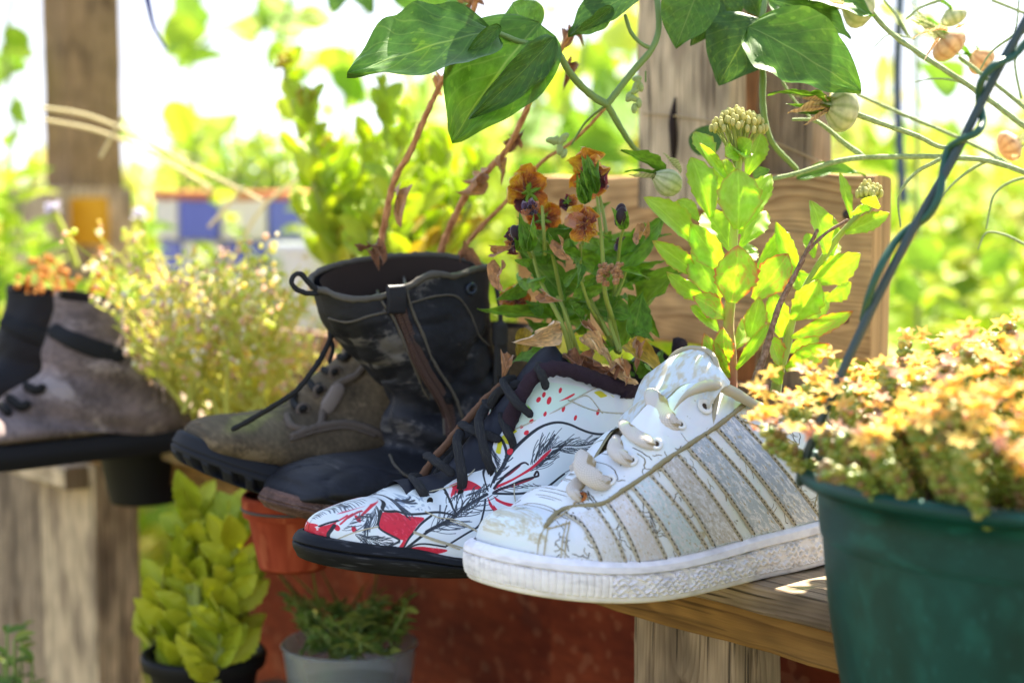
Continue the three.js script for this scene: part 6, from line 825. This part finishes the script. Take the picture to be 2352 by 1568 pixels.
{ // airy plant with thin yellow green stems and tiny dry flower heads
  rnd = mulberry(121);
  const foot = at(520, 960, 1.5), p = thing('airy_plant', 'airy yellow green herb with tiny pinkish seed heads behind the brown boot', 'plant', null, foot);
  const sm = leafMat(lin(0.74, 0.74, 0.16), 0.5), im = [], heads = [];
  for (let i = 0; i < 46; i++) {
    const a = at(R(420, 640), R(930, 970), 1.5 + R(-0.05, 0.06)), e = at(R(235, 770), R(575, 880), 1.5 + R(-0.12, 0.14)), mid = a.clone().lerp(e, 0.5).add(V(R(-0.02, 0.02), R(-0.02, 0.01), 0));
    const c = spline([a, mid, e]); part('stem', rel(tube(c, (t) => mix(0.0026, 0.0008, t), { seg: 18, rad: 5 }), p), sm, p);
    for (let k = 0; k < 12; k++) { const o = c.getPointAt(R(0.35, 1)), q = o.clone().add(V(R(-0.03, 0.03), R(0, 0.03), R(-0.03, 0.03))); im.push(tube([o, o.clone().lerp(q, 0.6).add(V(0, -0.003, 0)), q], 0.0006, { seg: 4, rad: 4, cap: false })); for (let z = 0; z < 4; z++) heads.push(q.clone().add(jit(0.008))); }
  }
  part('twigs', rel(merge(im), p), sm, p).userData.kind = 'stuff';
  const hm = new THREE.InstancedMesh(new THREE.IcosahedronGeometry(0.0021, 1), leafMat(lin(1, 1, 1), 0.55), heads.length); hm.name = 'seed_heads'; hm.userData.kind = 'stuff'; hm.castShadow = hm.receiveShadow = true; const cs = [lin(0.9, 0.68, 0.5), lin(0.82, 0.8, 0.3), lin(0.9, 0.84, 0.66), lin(0.7, 0.76, 0.16), lin(0.88, 0.76, 0.26)];
  const M = new THREE.Matrix4(); heads.forEach((q, i) => { const s = R(0.6, 1.5); M.makeScale(s, s, s).setPosition(q.x - foot.x, q.y - foot.y, q.z - foot.z); hm.setMatrixAt(i, M); hm.setColorAt(i, cs[Math.floor(rnd() * 5)]); }); p.add(hm);
  // rust coloured seed stalks to its left
  const r2 = thing('rusty_seed_stalks', 'rust orange dried seed stalks beside the mauve boot', 'dead plant', null, at(150, 900, 1.62)), om = leafMat(lin(0.62, 0.3, 0.06), 0.35), hs = [];
  for (let i = 0; i < 12; i++) { const a = at(R(100, 260), 900, 1.62 + R(-0.04, 0.04)), e = at(R(50, 250), R(580, 760), 1.62 + R(-0.06, 0.06)); part('stalk', rel(tube([a, a.clone().lerp(e, 0.6).add(jit(0.01)), e], 0.0012, { seg: 14, rad: 5 }), r2), om, r2); for (let k = 0; k < 40; k++) hs.push(a.clone().lerp(e, R(0.35, 1.02)).add(jit(0.011))); }
  const h2 = new THREE.InstancedMesh(new THREE.IcosahedronGeometry(0.0028, 0), om, hs.length); h2.name = 'seed_heads'; h2.userData.kind = 'stuff'; h2.castShadow = true; hs.forEach((q, i) => { const s = R(0.6, 1.4); M.makeScale(s, s, s).setPosition(q.x - r2.position.x, q.y - r2.position.y, q.z - r2.position.z); h2.setMatrixAt(i, M); }); r2.add(h2);
}
{ // slender grass stalks, pale flowers on stems and a blue cord
  rnd = mulberry(131);
  const straw = leafMat(lin(0.7, 0.62, 0.36), 0.3);
  const gr = thing('grass_stalks', 'long pale straw grass stalks arching in front of the brown post', 'grass', null, at(700, 640, 1.7));
  for (const q of [[[80, 245], [200, 265], [330, 320], [450, 385], [600, 460]], [[100, 275], [220, 300], [330, 345], [480, 430]], [[700, 400], [600, 480], [520, 620], [470, 700]], [[280, 270], [230, 360]], [[560, 430], [480, 520]]]) part('stalk', rel(tube(q.map(([x, y]) => at(x, y, 1.72)), 0.0018, { seg: 30, rad: 5 }), gr), straw, gr);
  for (const [x, y, fx, fy, lab] of [[118, 478, 175, 610, 'pale lilac button flower in front of the yellow panel'], [318, 495, 330, 620, 'pale lilac button flower beside the blue and white tiles']]) { const f = thing('button_flower', lab, 'flower', null, at(fx, fy, 1.75)); part('stem', rel(tube([at(fx, fy, 1.75), at((x + fx) / 2 + 4, (y + fy) / 2, 1.75), at(x + 6, y + 12, 1.75)], 0.0032, { seg: 12, rad: 6 }), f), leafMat(lin(0.5, 0.56, 0.08), 0.3), f); const l = []; const c = at(x, y, 1.75); for (let i = 0; i < 30; i++) { const g = blade(0.011, 0.005, 'petal', { nu: 3, nv: 2 }); g.rotateZ(R(-0.3, 0.7)); g.rotateY(R(0, 6.3)); g.translate(c.x, c.y + R(-0.002, 0.004), c.z); l.push(g); } part('petals', rel(merge(l), f), leafMat(lin(0.72, 0.7, 0.82), 0.35), f); }
  solo('blue_rope', tube([[330, -40], [342, 20], [352, 60], [380, 112]].map(([x, y]) => at(x, y, 1.6)), (t) => mix(0.0035, 0.0014, t), { seg: 24, rad: 7 }), std({ color: lin(0.02, 0.03, 0.16), roughness: 0.6 }), 'dark blue cord hanging beside the brown post', 'cord');
}
{ // broad leaved runner beans behind, glowing against the sky
  rnd = mulberry(141);
  const mk = (label, list, stems, d) => { const p = thing('runner_bean', label, 'vine', 'runner beans behind the bench', at(stems[0][0][0], stems[0][0][1], d)); for (const q of stems) part('stem', rel(tube(q.map(([x, y]) => at(x, y, d)), 0.004, { seg: 20, rad: 6 }), p), stemBg, p); for (const [x0, y0, x1, y1, w] of list) { const a = at(x0, y0, d + R(-0.1, 0.1)), b = at(x1, y1, d + R(-0.12, 0.12)); leafAt(p, beanBlades, bgLeafM, a, b, TOCAM.clone().add(jit(0.5)), w); } };
  mk('broad bean leaves glowing green between the brown post and tall sedum', [[390, 60, 470, 40, 0.8], [370, 110, 480, 60, 0.7], [400, 150, 520, 120, 0.6], [440, 100, 380, 30, 0.8], [470, 330, 400, 250, 0.9], [440, 240, 400, 340, 1.0], [520, 260, 480, 340, 0.8], [560, 80, 620, 30, 0.7], [600, 60, 700, 20, 0.8], [690, 60, 760, 20, 0.7], [650, 90, 610, 150, 0.6], [520, 50, 580, 90, 0.6], [700, 110, 690, 180, 0.5], [330, 330, 290, 300, 0.7], [560, 330, 620, 360, 0.6]], [[[520, 460], [455, 300], [440, 120], [470, -60]], [[560, 460], [600, 250], [640, 100], [690, -60]], [[440, 120], [540, 60], [700, 40], [800, 60]]], 2.9);
  mk('broad bean leaves glowing green between the black boot and pale slat', [[760, 160, 850, 240, 0.5], [820, 130, 760, 220, 0.6], [1000, 180, 960, 270, 0.5], [1250, 220, 1340, 160, 0.7], [1290, 290, 1440, 330, 0.6], [1200, 330, 1300, 260, 0.7], [1330, 110, 1420, 170, 0.7], [1180, 380, 1290, 400, 0.5], [1400, 60, 1480, 110, 0.6], [1360, 260, 1460, 220, 0.7], [1230, 150, 1160, 210, 0.7], [1440, 380, 1340, 340, 0.6]], [[[1300, 520], [1280, 350], [1330, 150], [1380, -60]], [[800, 400], [790, 240], [830, 60], [860, -60]], [[1200, 500], [1190, 380], [1240, 220], [1220, -60]]], 2.8);
  mk('broad bean leaves glowing green left of the brown post', [[0, 100, 80, 130, 0.7], [-30, 130, 70, 160, 0.5], [10, 60, 70, 110, 0.6], [-20, 190, 30, 150, 0.6], [0, 330, 50, 300, 0.5], [30, 230, 60, 290, 0.4]], [[[20, 420], [30, 250], [10, 100], [40, -60]]], 2.8);
  mk('tall bean stems with few leaves right of the slats', [[2130, 80, 2040, 20, 0.5], [2200, 190, 2130, 150, 0.5], [2300, 340, 2230, 300, 0.5], [2080, 560, 2170, 620, 0.6], [2060, 640, 2120, 700, 0.7], [2020, 700, 2090, 800, 0.9], [2010, 760, 2080, 850, 0.8], [2250, 620, 2330, 580, 0.6]], [[[2110, 760], [2105, 500], [2108, 250], [2100, -60]]], 2.3);
  solo('blue_pole', tube([[2070, -40], [2062, 200], [2075, 460]].map(([x, y]) => at(x, y, 2.3)), 0.007, { seg: 16, rad: 8 }), std({ color: lin(0.06, 0.09, 0.16), roughness: 0.6 }), 'thin dark blue pole standing beyond the campion stems', 'pole');
}
{ // sunlit garden beds beyond: nearer clumps as plants, the far growth as one mass
  rnd = mulberry(151);
  const bed = [[2150, 620, 2.6, 'bright green leafy clump right of the pine board'], [2320, 700, 2.3, 'bright green leafy clump behind the teal pot'], [2250, 480, 3.2, 'yellow green leafy clump beyond the campion stems'], [1230, 420, 2.9, 'yellow green leafy clump beyond the pansies'], [1050, 330, 3.1, 'yellow green leafy clump beyond the tall sedum'], [760, 560, 2.4, 'pale green leafy clump between tiled planter and tall sedum'], [40, 560, 2.3, 'yellow leaved clump in front of the tan box'], [640, 420, 3, 'pale green leafy clump beyond the tiled planter']];
  bed.forEach(([x, y, d, lab], i) => { const c = at(x, y, d), H0 = 0.3, g = i % 2 ? [bgLeafM[1], bgLeafM[3]] : [bgLeafM[0], bgLeafM[1], bgLeafM[3]]; bushy('leafy_clump', lab, 'plant', 'leafy clumps in the garden beds', c.clone().add(V(0, -H0, 0)), Array.from({ length: 9 }, () => { const q = c.clone().add(V(R(-0.1, 0.1), -H0, R(-0.1, 0.1))); return [q, q.clone().add(V(R(-0.04, 0.04), H0 * 0.6, R(-0.04, 0.04))), q.clone().add(V(R(-0.1, 0.1), H0 * R(0.9, 1.3), R(-0.1, 0.1)))]; }), { L: 0.07, w: 0.45, step: 0.035, per: 2, mats: g }); });
  const g = blade(1, 0.45, 'oval', { nu: 4, nv: 2, cup: 0.2, bend: 0.3 }), N = 26000, im = new THREE.InstancedMesh(g, leafMat(lin(1, 1, 1), 0.5, { roughness: 0.75 }), N); im.name = 'far_growth'; tag(im, 'sunlit mass of far garden greenery behind the bench', 'greenery', null, 'stuff'); im.castShadow = im.receiveShadow = true; scene.add(im);
  const M = new THREE.Matrix4(), q = new THREE.Quaternion(), e = new THREE.Euler(), cs = [lin(0.4, 0.54, 0.05), lin(0.52, 0.6, 0.07), lin(0.28, 0.44, 0.04), lin(0.66, 0.66, 0.12), lin(0.7, 0.6, 0.2)];
  for (let i = 0; i < N; i++) { const d = 3.2 + 5 * Math.pow(rnd(), 1.3), x = R(-0.42, 0.42) * d, ax = x / d, hgt = mix(mix(0.1, 0.36, ss(-0.12, 0.04, ax)), 0.26, ss(0.1, 0.25, ax)) + 0.5 * fbm(x * 1.8, d * 1.3, 4, 4) + (d - 3.2) * 0.02, y = -0.85 + (hgt + 0.85) * Math.pow(rnd(), 0.6); e.set(R(0, 6), R(0, 6), R(0, 6)); q.setFromEuler(e); const s = R(0.05, 0.13); M.compose(V(x, y, -d), q, V(s, s, s)); im.setMatrixAt(i, M); im.setColorAt(i, cs[Math.floor(rnd() * 5)]); }
}
{ // under the bench
  rnd = mulberry(161);
  const terra = (seed) => std({ map: ptex(256, 128, (u, v) => { const a = fbm(u * 10, v * 5, seed, 4), w = ss(0.25, 0.5, fbm(u * 7, v * 4, seed + 3, 4)); return [mix(146, 166, w) + a * 26, mix(62, 110, w * 0.5) + a * 20, mix(38, 84, w * 0.4) + a * 16]; }), roughness: 0.85 });
  const potG = (r, h, lip = 0.25) => new THREE.LatheGeometry([[0, 0], [r * 0.68, 0], [r * 0.7, 0.003], [r * 0.9, h * (1 - lip)], [r, h * (1 - lip) + 0.001], [r * 1.03, h - 0.003], [r, h], [r * 0.9, h], [r * 0.8, h * 0.7], [0, h * 0.7]].map(([x, y]) => new THREE.Vector2(x, y)), 48);
  const tp = thing('terracotta_pot', 'terracotta pot tucked under the boot toes at the bench edge', 'plant pot', null, at(672, 1303, 1.27)); part('bowl', potG(0.036, 0.055, 0.3), terra(4), tp);
part('wire_ring', merge([new THREE.TorusGeometry(0.0365, 0.0012, 6, 40).rotateX(Math.PI / 2).translate(0, 0.045, 0), tube([V(0.02, 0.045, -0.03), V(0.04, 0.05, -0.05), V(0.055, 0.05, -0.075)], 0.0013, { seg: 12, rad: 5 })]), std({ color: lin(0.1, 0.1, 0.1), metalness: 0.7, roughness: 0.5 }), tp);
  // sedum in a black pot at lower left
  const sp = thing('black_pot', 'black plastic nursery pot holding the lower sedum', 'plant pot', null, at(470, 1660, 1.42)); part('bowl', potG(0.05, 0.06, 0.2), std({ color: lin(0.012, 0.012, 0.013), roughness: 0.6 }), sp);
  const b2 = thing('black_pot', 'black plastic nursery pot tucked behind the brown boot heel of the mauve boot', 'plant pot', null, at(330, 1150, 1.6)); b2.userData.label = 'black plastic nursery pot under the mauve boot beside the pale leg'; part('bowl', potG(0.045, 0.06, 0.2), std({ color: lin(0.012, 0.012, 0.013), roughness: 0.6 }), b2); part('wire_hook', tube([V(0.02, 0.055, -0.04), V(0.03, 0.085, -0.05), V(0.045, 0.1, -0.06)], 0.0015, { seg: 12, rad: 5 }), std({ color: lin(0.1, 0.1, 0.1), metalness: 0.7, roughness: 0.5 }), b2);
  const p = thing('sedum_plant', 'broad leaved yellow green sedum below the brown boot sole', 'plant', null, at(470, 1600, 1.42)), mats = [lin(0.6, 0.64, 0.03), lin(0.66, 0.68, 0.04), lin(0.5, 0.58, 0.03)].map((c) => leafMat(c, 0.45, { roughness: 0.55, specularIntensity: 0.6 }));
  for (const [X0, X1, Y1] of [[470, 455, 1180], [490, 545, 1230], [450, 370, 1370], [500, 560, 1340], [440, 430, 1270], [480, 520, 1430], [430, 340, 1460]]) { const d = R(1.37, 1.45), a = at(X0, 1600, d), e = at(X1, Y1, d), c = spline([a, a.clone().lerp(e, 0.5).add(V(R(-0.006, 0.006), 0, 0)), e]); part('stem', rel(tube(c, 0.004, { seg: 16, rad: 6 }), p), stemGreen, p); const n = Math.max(4, Math.round(c.getLength() / 0.013)); for (let k = 1; k <= n; k++) for (let q = 0; q < 3; q++) { const o = c.getPointAt(k / n), an = R(0, 6.283), l = R(0.028, 0.046), dir = V(Math.cos(an), k > n - 2 ? 1.5 : 0.85, Math.sin(an)).normalize(); leafAt(p, sedumBlades, mats, o, o.clone().addScaledVector(dir, l), V(0, 0.5, 0.9).add(jit(0.7)), R(0.34, 0.52)); } }
  // clear plastic tub with weeds
  const cp = thing('clear_tub', 'cloudy clear plastic tub with soil and weeds under the painted shoe', 'tub', null, at(805, 1730, 1.36)); const tub = new THREE.LatheGeometry([[0, 0], [0.042, 0], [0.052, 0.085], [0.054, 0.088], [0.0525, 0.09], [0.05, 0.084], [0.0405, 0.003], [0, 0.003]].map(([x, y]) => new THREE.Vector2(x, y)), 40); part('wall', tub, phys({ color: lin(0.75, 0.82, 0.85), transmission: 0.88, thickness: 0, roughness: 0.28 }), cp); const cs = new THREE.CylinderGeometry(0.047, 0.041, 0.05, 30); cs.translate(0, 0.03, 0); part('soil', cs, std({ color: lin(0.06, 0.05, 0.03), roughness: 1 }), cp);
  const wc = [lin(0.2, 0.32, 0.05), lin(0.3, 0.36, 0.07), lin(0.14, 0.24, 0.05)].map((c) => leafMat(c, 0.4));
  const weeds = bushy('tub_weeds', 'feathery weeds growing over the clear plastic tub', 'plant', null, at(800, 1480, 1.36), Array.from({ length: 22 }, () => { const a = at(R(690, 930), R(1470, 1520), R(1.32, 1.4)), e = at(R(610, 950), R(1370, 1450), R(1.3, 1.42)); return [a, a.clone().lerp(e, 0.5).add(jit(0.008)), e]; }), { L: 0.018, w: 0.22, step: 0.006, per: 2, r: 0.0014, mats: wc, blades: pansyBlades });
  const gs = thing('grass_tuft', 'dark green grass blades rising behind the clear tub', 'grass', null, at(760, 1500, 1.42)); for (let i = 0; i < 22; i++) { const a = at(R(700, 860), 1500, R(1.38, 1.46)), e = at(R(570, 960), R(1290, 1400), R(1.36, 1.48)); leafAt(gs, blade(1, 1, 'blade', { nu: 10, nv: 2, bend: R(0, 0.2) }), wc, a, e, TOCAM.clone().add(jit(0.5)), 0.045, 'blade'); }
  const wl = bushy('ground_weeds', 'small green weeds at the foot of the pale bench leg', 'plant', null, at(30, 1600, 1.42).setY(-0.85), Array.from({ length: 8 }, () => { const a = at(R(-40, 80), 1620, R(1.38, 1.46)).setY(-0.848), e = at(R(-40, 95), R(1440, 1540), R(1.38, 1.46)); return [a, a.clone().lerp(e, 0.5).add(jit(0.01)), e]; }), { L: 0.03, w: 0.4, step: 0.02, mats: wc });
}
renderer.render(scene, camera);
